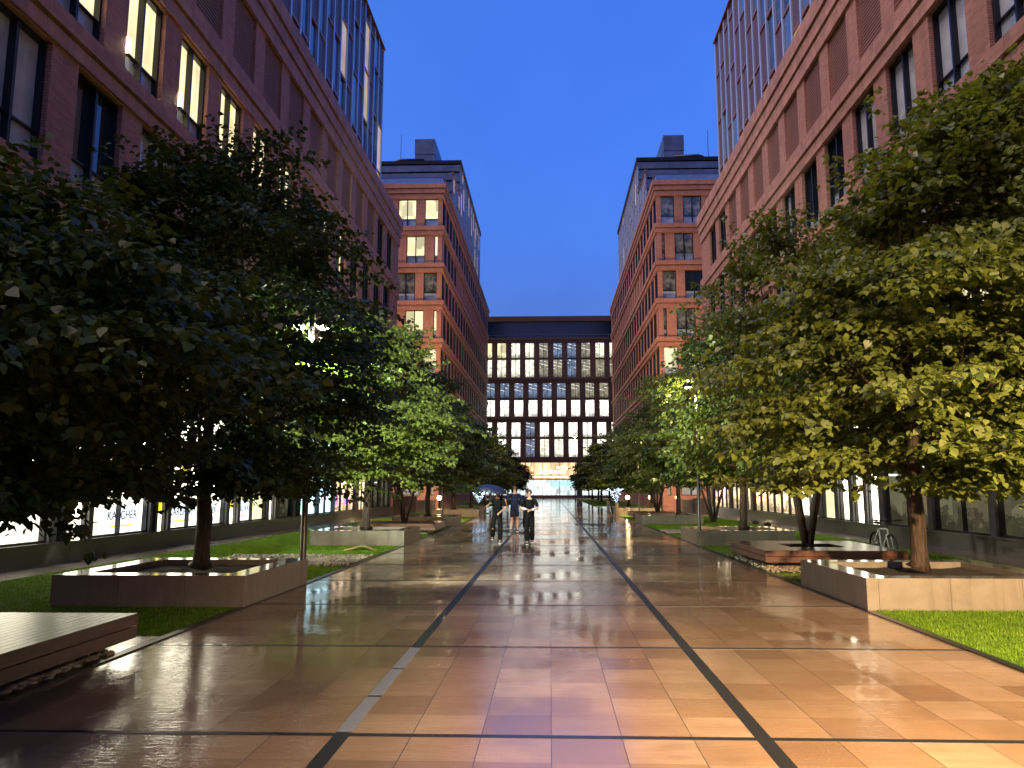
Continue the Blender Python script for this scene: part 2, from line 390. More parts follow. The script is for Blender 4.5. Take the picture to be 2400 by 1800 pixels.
M = dict(
    pave=paving('wet granite paving'),
    walk=paving('wet sidewalk paving', cols=[(0.0, (0.10, 0.085, 0.075)), (1.0, (0.17, 0.15, 0.135))], tx=0.6, ty=0.6),
    strip=simple('dark basalt strip', (0.012, 0.012, 0.013), 0.35, coat=0.35, scale=30),
    steel_cover=simple('brushed steel cover', (0.20, 0.22, 0.245), 0.35, 0.3, scale=40),
    edge=simple('dark metal lawn edging', (0.02, 0.02, 0.022), 0.3, 0.5),
    soil=simple('wet dark soil', (0.022, 0.014, 0.010), 0.8, scale=25, bmp=0.8),
    turf=simple('grass ground', (0.065, 0.125, 0.010), 0.8, vary=0.35, scale=9, bmp=0.6),
    grass=foliage('grass blades', (0.070, 0.135, 0.010), (0.135, 0.225, 0.018), 0.35),
    ground=simple('asphalt', (0.045, 0.043, 0.042), 0.5, coat=0.3),
    brickA=brick('terracotta brick', (0.46, 0.215, 0.155)),
    brickT=brick('smooth terracotta cornice', (0.46, 0.225, 0.165), 0.6, 0.25),
    brickB=brick('orange brick', (0.42, 0.175, 0.115)),
    brickC=brick('dark brown brick', (0.085, 0.038, 0.030)),
    frame=simple('black window frame', (0.012, 0.013, 0.016), 0.35, 0.3),
    louvre=simple('terracotta louvre slat', (0.34, 0.165, 0.125), 0.5),
    slat_shade=simple('dark void behind louvre', (0.008, 0.005, 0.005), 0.9),  # near-black backing sheet; shade between the slats put into its colour
    pane=glass_dark('dark window pane'),
    pane_pale=glass_dark('window pane with pale blind', (0.02, 0.025, 0.03), 0.04, 1.6, (0.22, 0.23, 0.22)),
    pane_sky_tone=glass_dark('window pane with painted sky reflection', (0.34, 0.38, 0.45), 0.05, 1.7, (0.50, 0.54, 0.60)),  # pale sky reflection painted as base colour, no blinds behind
    lower=glass_dark('frosted lower pane', (0.24, 0.30, 0.38), 0.18, 1.7, (0.36, 0.42, 0.50)),
    lit_blind=lit_pane('lit window with warm blinds', (1.0, 0.82, 0.46), 1.5, 'blind'),
    lit_dim=lit_pane('dimly lit window', (0.40, 0.36, 0.24), 0.75, 'office'),
    lit_warm=lit_pane('warm lit office', (1.0, 0.88, 0.50), 1.15, 'room'),
    lit_pale=lit_pane('pale lit office', (0.84, 0.84, 0.64), 1.5, 'office'),
    lit_white=lit_pane('white lit office', (0.95, 0.93, 0.82), 2.2, 'office'),
    lit_blue=lit_pane('blue dim office', (0.18, 0.25, 0.38), 0.8, 'office'),
    plinth=simple('dark stone plinth', (0.055, 0.048, 0.046), 0.35, coat=0.5, scale=3),
    pillar=simple('dark grey pillar cladding', (0.05, 0.05, 0.055), 0.4),
    fin=simple('pale enamelled fin', (0.42, 0.50, 0.60), 0.25, 0.25, vary=0.05),
    copper=simple('copper brown panel', (0.30, 0.125, 0.065), 0.40, 0.3),
    brownp=simple('brown cladding panel', (0.105, 0.055, 0.045), 0.45),
    glassT=glass_dark('tower glass', (0.015, 0.02, 0.03), 0.02, 2.1, (0.05, 0.08, 0.11)),
    glassS=glass_dark('silver blue glass', (0.06, 0.09, 0.13), 0.05, 2.6, (0.10, 0.14, 0.20)),
    litT=lit_pane('lit tower window', (0.95, 0.66, 0.36), 0.55, 'blind'),
    attic=glass_dark('dark blue attic glass', (0.006, 0.014, 0.035), 0.15, 1.5, (0.010, 0.022, 0.05)),
    zinc=simple('blue grey zinc panel', (0.10, 0.13, 0.17), 0.4, 0.5, scale=0.6, vary=0.3),
    black=simple('black metal', (0.01, 0.01, 0.012), 0.4, 0.5),
    conc=concrete('sandstone slab', (0.200, 0.164, 0.126)),
    concd=concrete('wet brown stone', (0.12, 0.075, 0.05)),
    wood=wood('wet hardwood deck', (0.05, 0.026, 0.017), 'Y'),
    woodf=wood('wet hardwood fascia', (0.13, 0.048, 0.026), 'Y', coat=0.4),
    pebble=simple('river pebble', (0.24, 0.19, 0.135), 0.35, vary=0.45, scale=7, coat=0.4),
    bark=bark_mat(),
    leaf=foliage('linden leaf', (0.080, 0.108, 0.020), (0.190, 0.220, 0.048)),  # lit copy: brighter leaf colour for the lamp-lit crowns
    leaf_half_shaded=foliage('half-shaded linden leaf', (0.026, 0.048, 0.012), (0.066, 0.100, 0.020), 0.28),  # half-shaded copy: weaker light put into the leaf colour
    leaf_shaded=foliage('shaded linden leaf', (0.018, 0.031, 0.008), (0.046, 0.066, 0.012), 0.25, 0.16),  # shaded copy: crowns out of the light darkened by colour
    pole=simple('grey steel pole', (0.075, 0.070, 0.068), 0.35, 0.6),
    rod=simple('thin steel rod', (0.22, 0.22, 0.23), 0.3, 0.9),
    lamp_c=emissive('cool lamp lens', (1.0, 0.93, 0.80), 70.0),
    lamp_w=emissive('warm lamp lens', (1.0, 0.72, 0.36), 8.0),
    poster=emissive('backlit poster', (0.88, 0.95, 1.0), 0.42, 'FRONT'),
    shop=lit_pane('lit shop interior', (1.0, 0.92, 0.68), 6.5, 'room'),
    shop_pale=lit_pane('pale lit shop interior', (0.70, 0.64, 0.36), 1.8, 'blind'),
    shop_cool=lit_pane('cool lit shop interior', (0.55, 0.85, 0.95), 2.6, 'blind'),
    shop_cafe=lit_pane('warm cafe interior', (1.0, 0.72, 0.42), 2.0, 'office'),
    shop_dark=lit_pane('dim shop interior', (0.17, 0.16, 0.09), 0.7, 'office'),
    yellow=emissive('yellow backlit panel', (1.0, 0.72, 0.03), 0.35),
    pink=emissive('pink screen', (0.85, 0.25, 0.9), 0.35),  # pink window posters, made to glow on their own
    white_em=emissive('white sign letters', (1.0, 0.98, 0.92), 0.8),
    dark_txt=simple('dark poster lettering', (0.03, 0.03, 0.03), 0.6),
    led=emissive('blue white led bead', (0.55, 0.75, 1.0), 4.0),
    skin=simple('skin', (0.42, 0.25, 0.18), 0.5),
    black_cloth=simple('black cloth', (0.006, 0.006, 0.007), 0.85, vary=0.4, scale=12),
    navy=simple('navy cloth', (0.012, 0.016, 0.045), 0.8, vary=0.3, scale=12),
    lilac=simple('pale lilac cuff', (0.52, 0.46, 0.58), 0.7),
    hair=simple('brown hair', (0.045, 0.025, 0.015), 0.5),
    white_shoe=simple('pale shoe sole', (0.5, 0.5, 0.48), 0.6),
    umbrella=simple('navy umbrella cloth', (0.012, 0.016, 0.050), 0.45, vary=0.2),
    rubber=simple('black rubber', (0.012, 0.012, 0.012), 0.6),
    bike_paint=simple('pale grey bicycle paint', (0.55, 0.54, 0.50), 0.3),
    tan=simple('tan bent board', (0.30, 0.20, 0.09), 0.5),
)

for k_ in ('black_cloth', 'navy', 'grass', 'turf', 'bark'):
    M[k_].node_tree.nodes['Principled BSDF'].inputs['Specular IOR Level'].default_value = 0.12

# ------------------------------------------------------------------ ground
def sheet(name, x0, x1, y0, y1, z, mat, thick=0.0):
    mb = MB()
    if thick: mb.box(x0, x1, y0, y1, z - thick, z)
    else: mb.face_block([(x0, y0, z), (x1, y0, z), (x1, y1, z), (x0, y1, z)], [(0, 1, 2, 3)])
    return tag(mb.build(name, mat), kind='structure')

XE = 4.44      # edge of the promenade
FX = 11.45     # facade planes
sheet('ground', -500, 500, -300, 700, -0.03, M['ground'])
sheet('promenade', -XE, XE, -15, 153.6, 0.0, M['pave'])
mb = MB()
for x in (-1.47, 1.47): mb.box(x - 0.055, x + 0.055, -10, 140, -0.02, 0.0035)
for k in range(-4, 43):
    y = 5.64 + 3.07 * k
    for a, b_ in ((-XE, -1.525), (-1.415, 1.415), (1.525, XE)): mb.box(a, b_, y - 0.032, y + 0.032, -0.02, 0.003)
tag(mb.build('dark_paving_strips', M['strip']), kind='structure')
for sx in (-1, 1):
    for (a, b_) in ((-6, 57.5), (78.5, 139)):
        sheet('lawn', *(sorted((sx * (XE + 0.10), sx * 10.2))), a, b_, 0.012, M['turf'])
    sheet('sidewalk', *(sorted((sx * 10.2, sx * 11.6))), -6, 57.5, 0.02, M['walk'], 0.06)
    sheet('sidewalk', *(sorted((sx * 10.2, sx * 11.6))), 78.5, 139, 0.02, M['walk'], 0.06)
    sheet('cross_street', *(sorted((sx * (XE + 0.1), sx * 60))), 57.6, 78.4, 0.006, M['walk'])
    sheet('lawn_edging', *(sorted((sx * XE, sx * (XE + 0.10)))), -6, 57.5, 0.016, M['edge'], 0.05)
    for y in ((8.2,) if sx < 0 else (15.2,)):
        sheet('stone_path', *(sorted((sx * (XE + 0.10), sx * 7.8))), y, y + 0.9, 0.018, M['walk'])

# ------------------------------------------------------------------ window kits (local: x along facade, -y outward)
def window_meshes(w, h, tr=0.27, rec=0.30, double=True, fr=0.07):
    mb = MB(); y0, y1 = rec - 0.16, rec + 0.04
    mb.box(0, fr, y0, y1, 0, h); mb.box(w - fr, w, y0, y1, 0, h)
    mb.box(fr, w - fr, y0, y1, h - fr, h); mb.box(fr, w - fr, y0, y1, 0, fr)
    if double: mb.box(w / 2 - 0.045, w / 2 + 0.045, y0 - 0.02, y1, fr, h - fr)
    zt = h * tr
    if tr:
        segs = ((fr, w / 2 - 0.045), (w / 2 + 0.045, w - fr)) if double else ((fr, w - fr),)
        for a, b_ in segs: mb.box(a, b_, y0 + 0.06, y1, zt - 0.025, zt + 0.025)
    frame = mb.mesh('window', M['frame'])
    pb = MB(); pb.box(fr * 0.6, w - fr * 0.6, rec, rec + 0.02, (zt if tr else fr * 0.6), h - fr * 0.6)
    lb = MB(); lb.box(fr * 0.6, w - fr * 0.6, rec - 0.012, rec + 0.015, fr * 0.6, zt)
    return frame, pb, lb, tr

class WinKit:
    def __init__(s, *a, **k):
        s.frame, s.pb, s.lb, s.tr = window_meshes(*a, **k); s.p = {}; s.l = None
    def pane(s, mk):
        if mk not in s.p: s.p[mk] = s.pb.mesh('pane', M[mk])
        return s.p[mk]
    def place(s, parent, loc, rz, mk, label=None, lower='lower'):
        f = link('window', s.frame, parent, loc, (0, 0, rz))
        if label: f['label'] = label
        link('pane', s.pane(mk), f)
        if s.tr:
            if s.l is None: s.l = s.lb.mesh('lower_pane', M[lower])
            link('lower_pane', s.l, f)
        return f

K_off = WinKit(1.95, 3.0)
K_corner = WinKit(0.75, 3.0, double=False)
K_c = WinKit(1.86, 3.15, tr=0, rec=0.25)
K_c2 = WinKit(1.86, 3.7, tr=0, rec=0.25)

def louvre_mesh(w, h):
    mb = MB(); mb.box(0, w, 0.24, 0.28, 0, h, 1)
    n = int(h / 0.135)
    for i in range(n):
        z = (i + 0.15) * h / n
        mb.box(0, w, 0.08, 0.115, z, z + 0.055)
    return mb.mesh('louvre_panel', [M['louvre'], M['slat_shade']])
ME_louvre = louvre_mesh(1.95, 2.8)

def fbox(mb, side, u0, u1, z0, z1, d0, d1, mi=0, FX=FX):
    """box on a side facade: u = world Y, d = distance outward from the facade plane (negative = into the building)"""
    xs = [side * (FX - d0), side * (FX - d1)]
    mb.box(min(xs), max(xs), u0, u1, z0, z1, mi)

def win_loc(side, u0, w, z, base):
    """u0 near edge of the opening; returns local loc and rz for a kit"""
    if side < 0: return (-FX - base[0], u0 - base[1], z - base[2]), PI / 2
    return (FX - base[0], u0 + w - base[1], z - base[2]), -PI / 2

# ------------------------------------------------------------------ near office buildings
BAY = 2.94
Y0, Y1 = 2.0, 56.2
def near_building(side):
    sname = 'left' if side < 0 else 'right'
    lab = ('terracotta brick office block on the left with warm lit windows and louvred top floor' if side < 0 else
           'terracotta brick office block on the right with dark windows reflecting the sky')
    base = (side * FX, Y0, 0)
    T = thing('office_building', lab, 'building', base)
    rows = [(4.95, 7.95, 16.1 if side < 0 else 17.0), (8.95, 11.95, 17.15 if side < 0 else 15.99),
            (12.9, 15.9, 16.1 if side < 0 else 17.0), (17.15, 19.95, 16.87 if side < 0 else 16.07)]
    wall = MB(); corn = MB()
    wd = 0.5
    # bands between the storeys, with stepped mouldings
    bands = [(4.2, 4.95), (7.95, 8.95), (11.95, 12.9), (15.9, 17.15), (19.95, 22.1)]
    for i, (a, b_) in enumerate(bands):
        fbox(wall, side, Y0, Y1, a, b_, -wd, 0.0)
        if i == 4: steps = [(19.98, 20.62, 0.09), (20.70, 21.30, 0.17), (21.38, 22.12, 0.26)]
        elif i == 3: steps = [(15.95, 16.42, 0.08), (16.50, 17.10, 0.16)]
        else: steps = [(a + 0.04, a + (b_ - a) * 0.44, 0.08), (a + (b_ - a) * 0.52, b_ - 0.04, 0.16)]
        for (z0, z1, d) in steps:
            fbox(corn, side, Y0, Y1 + d, z0, z1, 0.002, d)
            # return on the end face
            xs = sorted((side * (FX + 0.0), side * (FX + 14)))
            corn.box(xs[0], xs[1], Y1 + 0.002, Y1 + d, z0, z1)
    # piers
    for r, (z0, z1, ph) in enumerate(rows):
        k0 = -5
        prev = Y0
        for k in range(k0, 40):
            u = ph + BAY * k; w = 1.95
            if u < Y0 + 0.4: continue
            if u + w > Y1 - 0.35: break
            fbox(wall, side, prev, u, z0 + 0.001, z1 - 0.001, -wd, -0.004)
            prev = u + w
            # the opening
            if u + w < (11.0 if r else 13.5):
                mb_ = None
            loc, rz = win_loc(side, u, w, z0, base)
            if r == 3 and u < 46.5:
                link('louvre_panel', ME_louvre, T, loc, (0, 0, rz))
                continue
            kmin = {0: 10.5, 1: 10.5, 2: 12.0, 3: 12}[r]
            if u + w < kmin:
                link('window', K_off.frame, T, loc, (0, 0, rz)); bo = MB(); fbox(bo, side, u, u + w, z0, z1, -0.40, -0.36)
                continue
            mk = 'pane'; lb = None
            if side < 0:
                if r == 2 and (u < 33 or 36 < u < 42.5): mk = 'lit_blind'; lb = 'lit window with warm yellow blinds'
                elif r in (0, 1): mk = 'pane_sky_tone' if rnd.random() < 0.65 else 'pane'
                elif r == 3: mk = 'pane'
                elif r == 0 and rnd.random() < 0.25: mk = 'lit_warm'
            else:
                if r == 3: mk = 'pane_pale'
                elif r in (1, 2) and rnd.random() < 0.7: mk = 'pane_sky_tone'
                elif r == 0 and rnd.random() < 0.25: mk = 'lit_warm'
            K_off.place(T, loc, rz, mk, lb)
        fbox(wall, side, prev, Y1, z0 + 0.001, z1 - 0.001, -wd, -0.004)
    # end wall, back and roof so the block is solid
    xs = sorted((side * (FX + wd + 0.01), side * (FX + 14)))
    wall.box(xs[0], xs[1], Y1 - 0.5, Y1, 0, 22.05)
    wall.box(xs[0], xs[1], Y0, Y1 - 0.51, 21.2, 21.9)
    wall.box(*sorted((side * (FX + 0.9), side * (FX + 1.0))), Y0, Y1 - 0.6, 0.0, 21.1)
    fbox(wall, side, Y1 - 0.7, Y1 - 0.001, 0.45, 4.19, -wd, -0.003)
    wall.build('wall', M['brickA'], T, shift=base)
    corn.build('cornice', M['brickT'], T, shift=base)
    # ground floor
    pl = MB(); fbox(pl, side, Y0, Y1, 0.02, 0.46, -0.5, 0.06)
    fbox(pl, side, Y0, Y1, 0.46, 0.50, -0.5, 0.09)
    pl.build('plinth', M['plinth'], T, shift=base)
    pil = MB()
    if side < 0:
        shops = [(9.0, 12.5, 'shop_pale', 0), (12.9, 15.4, 'shop_pale', 0), (15.7, 17.5, 'shop', 0), (17.75, 17.95, 'shop', 1), (18.15, 19.0, 'shop', 1),
                 (19.2, 21.95, 'shop', 0), (22.1, 22.25, 'shop_pale', 1), (22.4, 23.0, 'shop', 1), (23.2, 27.2, 'shop', 0),
                 (27.5, 28.2, 'shop', 1), (28.45, 31.2, 'shop_pale', 0), (31.4, 32.1, 'shop', 1), (32.6, 34.3, 'shop_dark', 0),
                 (34.7, 35.2, 'shop_dark', 1), (35.4, 38.2, 'shop_cool', 0), (38.3, 41.0, 'shop_cool', 0), (41.1, 45.6, 'shop_cafe', 0), (46.2, 48.5, 'shop_cafe', 1),
                 (49.0, 52.0, 'shop_dark', 0), (52.4, 55.4, 'shop_dark', 0)]
    else:
        shops = [(9, 12.9, 'shop_dark', 0), (13.2, 16.0, 'shop_dark', 0), (16.3, 18.9, 'shop_pale', 0), (19.2, 20.5, 'shop_dark', 0), (20.8, 23.8, 'shop_dark', 0), (24.1, 27.2, 'shop_dark', 0),
                 (27.6, 28.6, 'shop', 1), (28.9, 29.9, 'shop', 1), (30.3, 31.4, 'shop', 0), (31.8, 33.4, 'shop_pale', 0),
                 (33.8, 36.5, 'shop', 0), (36.9, 44.5, 'shop_cafe', 0), (45.0, 50.0, 'shop_cafe', 0), (50.4, 55.4, 'shop_cafe', 0)]
    prev = Y0
    for (a, b_, mk, door) in shops:
        fbox(pil, side, prev, a, 0.50, 4.2, -0.45, -0.02); prev = b_
        z0 = 0.12 if door else 0.50
        loc, rz = win_loc(side, a, b_ - a, z0, base)
        w = b_ - a; h = 4.19 - z0
        fm = MB(); ft = 0.05
        fm.box(0, ft, 0.1, 0.24, 0, h); fm.box(w - ft, w, 0.1, 0.24, 0, h); fm.box(ft, w - ft, 0.1, 0.24, h - ft, h); fm.box(ft, w - ft, 0.1, 0.24, 0, ft)
        n = max(1, round(w / 1.35))
        for i in range(1, n): fm.box(w * i / n - 0.025, w * i / n + 0.025, 0.12, 0.24, ft, h - ft)
        fm.box(ft, w - ft, 0.13, 0.23, 2.9, 2.96)
        f = link('door' if door else 'shop_window', fm.mesh('shop_window', M['frame']), T, loc, (0, 0, rz))
        g = MB(); g.box(0.03, w - 0.03, 0.6 if not door else 0.2, 0.62 if not door else 0.22, 0.03, h - 0.03)
        if not door:   # the shop's floor and side walls, so the display has depth
            g.box(0.03, w - 0.03, 0.245, 0.60, 0.0, 0.03); g.box(-0.04, 0.028, 0.246, 0.62, 0.0, h); g.box(w - 0.028, w + 0.04, 0.246, 0.62, 0.0, h)
        link('interior', g.mesh('interior', M[mk]), f)
        if side < 0 and (a in (19.2, 23.2, 28.45)):
            pcs = {19.2: [(0.9, 2.7)], 23.2: [(0.15, 2.2), (2.3, 3.9)], 28.45: [(0.05, 1.6)]}[a]
            for (p0, p1) in pcs:
                q = MB(); q.box(p0, p1, 0.30, 0.33, 0.06, 0.78)
                po = link('poster', q.mesh('poster', M['poster']), f)
                put_text(po, 'KÄRCHER', ((p0 + p1) / 2, 0.294, 0.40), min(0.34, (p1 - p0) / 5.4), M['dark_txt'])
                q2 = MB(); q2.box(p0 + 0.35, p1 - 0.35, 0.292, 0.298, 0.20, 0.25); q2.build('underline', M['yellow'], po)
                # keep to thing > part > sub-part: posters are parts of the building
                po.parent = T; po.location = Vector(loc); po.rotation_euler = (0, 0, rz)
            yb = MB(); yb.box(w * 0.35, w * 0.52, 0.45, 0.47, 1.45, 2.3); link('display', yb.mesh('display', M['yellow']), f)
        if side < 0 and door and a in (27.5, 22.4):
            yb = MB(); yb.box(0.1, w * 0.75, 0.15, 0.17, 0.9, 3.2); link('door_sticker', yb.mesh('door_sticker', M['yellow']), f)
        if side < 0 and a == 41.1:
            for q0 in (0.3, 2.6):
                q = MB(); q.box(q0, q0 + 1.1, 0.26, 0.28, 0.35, 1.05); po = link('glow_poster', q.mesh('glow_poster', M['pink']), f)
    fbox(pil, side, prev, Y1 - 0.71, 0.50, 4.2, -0.45, -0.02)
    pil.split('pillar_cladding', M['pillar'], T, shift=base)
    if side < 0:   # two glaring wall lamps on the window heads
        for u in (19.1, 22.05):
            q = MB(); q.box(-FX - 0.10, -FX + 0.03, u, u + 0.10, 13.55, 13.95)
            q.build('wall_lamp', M['lamp_w'], T, shift=base)
    # glass storeys set back above the cornice
    tower(T, side, FX + 1.5, Y0, Y1 - 0.1, 21.9, 36.0, base, seed=3 + side, litp=0.07 if side < 0 else 0.02)
    return T

def put_text(parent, s, loc, size, mat, rz=0.0, name='lettering', depth=0.004):
    cu = bpy.data.curves.new('lettering', 'FONT'); cu.body = s; cu.size = size; cu.align_x = 'CENTER'; cu.extrude = depth
    to = bpy.data.objects.new('tmp', cu); COL.objects.link(to)
    dg = bpy.context.evaluated_depsgraph_get(); me = bpy.data.meshes.new_from_object(to.evaluated_get(dg))
    bpy.data.objects.remove(to)
    me.materials.clear(); me.materials.append(mat)
    return link(name, me, parent, loc, (PI / 2, 0, rz))

def tower(T, side, X, ya, yb, z0, z1, base, seed=0, storey=3.75, litp=0.12):
    r = random.Random(seed); xs = lambda d0, d1: sorted((side * (X - d0), side * (X - d1)))
    core = MB(); core.box(*xs(-0.10, -12.0), ya + 0.05, yb - 0.05, z0 - 0.2, z1 - 0.06)
    core.build('glass_storeys', M['glassT'], T, shift=base)
    fin = MB(); cop = MB(); br = MB(); sil = MB(); lit = MB()
    P = 1.47; n = int((yb - ya) / P)
    for i in range(n + 1):
        y = yb - i * P
        if y < ya + 0.2: break
        fin.box(*xs(-0.10, 0.035), y - 0.25, y - 0.02, z0, z1 + 0.02)        # projecting reflective fin
        # storey joints step every two columns
        off = storey * (0.5 if (i // 2) % 2 else 0.0)
        z = z0 - off
        ya_, yb_ = y - P + 0.001, y - 0.251
        while z < z1:
            za, zb = max(z, z0), min(z + storey, z1)
            if zb - za > 0.25:
                q = r.random()
                tgt = br if (i % 2 == 0) == (q < 0.75) else (sil if q < 0.35 else None)
                if q > 1 - litp: tgt = lit
                if tgt is not None: tgt.box(*xs(-0.09, -0.05), ya_, yb_, za + 0.12, zb - 0.12)
            if z0 < z < z1: cop.box(*xs(-0.09, 0.02), ya_, yb_, z - 0.09, z + 0.09)
            z += storey
    cop.box(*xs(-0.2, 0.14), ya, yb, z1 + 0.021, z1 + 0.12)
    # end face: glass panels with rails
    xa, xb = sorted((side * (X + 0.02), side * (X + 11.5)))
    k = 0; z = z0
    while z < z1:
        fin.box(xa, xb, ya - 0.10, ya - 0.001, min(z + 1.24, z1 - 0.1), min(z + 1.31, z1))
        k += 1; z += 1.25
    for (mb, nm, mk) in ((fin, 'fin', 'fin'), (cop, 'spandrel', 'copper'), (br, 'brown_panel', 'brownp'), (sil, 'silver_pane', 'glassS'), (lit, 'lit_pane', 'litT')):
        if mb.v: mb.split(nm, M[mk], T, shift=base)

LB = near_building(-1)
RB = near_building(1)

# ------------------------------------------------------------------ far office buildings across the street
def far_building(side):
    lab = ('farther brick office block on the left with bright windows on its near end' if side < 0 else
           'farther brick office block on the right with dark windows on its near end')
    ya, yb = 79.2, 139.0
    base = (side * FX, ya, 0)
    T = thing('office_building', lab, 'building', base)
    wall = MB(); corn = MB(); wd = 0.5
    tops = [32.85 - 4.1 * k for k in range(8)]      # window heads
    XB = FX + 16
    zprev = 34.5
    for r, zt in enumerate(tops):
        zb = zt - 3.05
        # band above this row
        a, b_ = zt, zprev
        fbox(wall, side, ya, yb, a, b_, -wd, 0.0)
        xs = sorted((side * (FX + wd + 0.001), side * XB)); wall.box(xs[0], xs[1], ya, ya + wd, a, b_)
        h = b_ - a
        st = [(a + 0.05, a + h * 0.45, 0.14), (a + h * 0.53, b_ - 0.04, 0.26)] if r else [(a + 0.05, a + 0.5, 0.14), (a + 0.6, a + 1.05, 0.26), (a + 1.13, b_ - 0.01, 0.38)]
        for (z0, z1, d) in st:
            fbox(corn, side, ya - d, yb, z0, z1, 0.002, d)
            xs2 = sorted((side * (FX + 0.001), side * XB)); corn.box(xs2[0], xs2[1], ya - d, ya - 0.002, z0, z1)
        zprev = zb
        # side facade piers and openings
        ph = 0.25 + (1.5 if r % 2 else 0.0)
        prev = ya + (0.0 if ph > 0.3 else 0.0)
        for k in range(30):
            u = ya + ph + BAY * k; w = 1.95
            if u + w > yb - 0.4: break
            if u - prev > 0.01: fbox(wall, side, prev, u, zb + 0.001, zt - 0.001, -wd, -0.004)
            prev = u + w
            loc, rz = win_loc(side, u, w, zb, base)
            if r == 1 and u > 92:
                link('louvre_panel', ME_louvre, T, (loc[0], loc[1], loc[2] + 0.12), (0, 0, rz)); continue
            if r == 2 and False: continue
            if zt < 12 and u > 100: 
                if k % 2: continue
            q = rnd.random(); mk = 'pane'; 
            if side < 0 and q < 0.16: mk = 'lit_dim'
            elif q > 0.9: mk = 'pane_pale'
            K_far.place(T, loc, rz, mk) if (zt > 12) else link('window', K_far.frame, T, loc, (0, 0, rz))
        fbox(wall, side, prev, yb, zb + 0.001, zt - 0.001, -wd, -0.004)
        # near end facade: windows at measured places
        if r % 2 == 0: xsw = [(1.95, 1.90), (4.85, 1.95), (7.8, 1.95), (10.75, 1.95)]; first = 0.25
        else: xsw = [(0.95 + 0.0, 0.0), (1.90, 1.95), (4.85, 1.95), (7.8, 1.95)]
        # offsets from the corner; row 0: single near corner + pairs
        cells = [(0.32, 1.61), (2.85, 1.98), (5.8, 1.98), (8.75, 1.98), (11.7, 1.98)] if r % 2 == 0 else [(0.0, 0.84), (1.87, 1.98), (4.82, 1.98), (7.77, 1.98), (10.72, 1.98)]
        prevd = 0.501
        for ci, (d0, w) in enumerate(cells):
            if ci == 0: w_ = w
            if d0 > prevd:
                xs3 = sorted((side * (FX + prevd), side * (FX + d0))); wall.box(xs3[0], xs3[1], ya + 0.004, ya + wd, zb + 0.001, zt - 0.001)
            kit = END[w] if w in END else None
            x_left = side * FX - (d0 + w) if side < 0 else side * FX + d0
            if side < 0:
                mk = {0: 'lit_warm', 1: 'lit_warm', 2: 'pane_pale', 3: 'lit_warm', 4: 'lit_warm'}.get(r, 'pane')
                lb = {'lit_warm': 'brightly lit yellow window', 'pane_pale': 'unlit window with pale blind'}.get(mk)
            else:
                mk = 'pane_pale'; lb = None
                if r == 2 and ci == 1: mk = 'pane'
                if r == 4 and ci in (0, 1): mk = 'lit_warm'
            kit.place(T, (x_left - base[0], 0, zb), 0, mk, lb)
            prevd = d0 + w
        xs3 = sorted((side * (FX + prevd), side * XB)); wall.box(xs3[0], xs3[1], ya + 0.004, ya + wd, zb + 0.001, zt - 0.001)
    # base storey
    fbox(wall, side, ya, yb, 0, zprev, -wd, 0.0)
    xs = sorted((side * (FX + wd + 0.001), side * XB)); wall.box(xs[0], xs[1], ya, ya + wd, 0, zprev)
    wall.box(*sorted((side * (FX + wd + 0.3), side * (XB))), ya + wd + 0.3, yb, 0.0, 34.0)
    wall.box(*sorted((side * (FX), side * XB)), yb + 0.001, yb + 0.4, 0, 34.5)
    wall.build('wall', M['brickB'], T, shift=base)
    corn.build('cornice', M['brickB'], T, shift=base)
    rail = MB()
    xr = sorted((side * (FX + 0.05), side * XB))
    rail.box(xr[0], xr[1], ya + 0.10, ya + 0.13, 34.51, 35.25)
    rail.box(*sorted((side * (FX + 0.05), side * (FX + 0.08))), ya + 0.14, 96, 34.51, 35.25)
    rail.build('glass_railing', M['glassS'], T, shift=base)
    rl = MB(); rl.box(xr[0], xr[1], ya + 0.08, ya + 0.15, 35.26, 35.32)
    rl.box(*sorted((side * (FX + 0.03), side * (FX + 0.10))), ya + 0.16, 96, 35.26, 35.32); rl.build('handrail', M['pole'], T, shift=base)
    # stepped glass storeys
    tower(T, side, FX + 1.5, 89.7, 98.3, 34.3, 39.6, base, seed=11 + side, storey=2.7, litp=0.4 if side < 0 else 0.05)
    tower(T, side, FX + 1.5, 98.5, 106.8, 34.3, 44.0, base, seed=12 + side, storey=3.7, litp=0.3 if side < 0 else 0.05)
    tower(T, side, FX + 1.5, 107.0, yb, 34.3, 48.9, base, seed=13 + side, storey=3.7, litp=0.25 if side < 0 else 0.05)
    # zinc bands on the stepped ends
    zc = MB()
    for (yy, zt_) in ((89.7, 39.6), (98.5, 44.0), (107.0, 48.9)):
        xa, xb = sorted((side * (FX + 1.52), side * (FX + 15.9)))
        for kk in range(3): zc.box(xa, xb, yy - 0.30, yy - 0.12, zt_ - 1.05 - 1.6 * kk, zt_ - 0.1 - 1.6 * kk)
    zc.split('zinc_band', M['zinc'], T, shift=base)
    roof = MB(); roof.box(*sorted((side * (FX + 1.3), side * (FX + 16))), 106.6, yb, 48.98, 49.5)
    roof.build('roof', M['black'], T, shift=base)
    ch = MB(); x0, x1 = sorted((side * 17.6, side * 20.6)); yy = 112
    ch.box(x0, x1, yy, yy + 11, 49.6, 52.9); ch.box(x0 - 0.05, x1 + 0.05, yy - 0.05, yy + 11, 52.95, 55.4)
    c = ch.build('plant_room', M['zinc'], T, shift=base)
    gr = MB(); gr.box(x0 + 0.3, x1 - 0.3, yy - 0.12, yy - 0.06, 54.3, 55.0); gr.build('vent_grille', M['black'], c)
    dp = MB(); dx = side * 22.6
    dp.tube([(side * 18.5, 108, 50.1), (side * 22.0, 108, 50.2), (dx, 108, 50.0), (dx, 108, 49.5)], 0.28, 8); dp.build('duct', M['black'], T, shift=base, smooth=True)
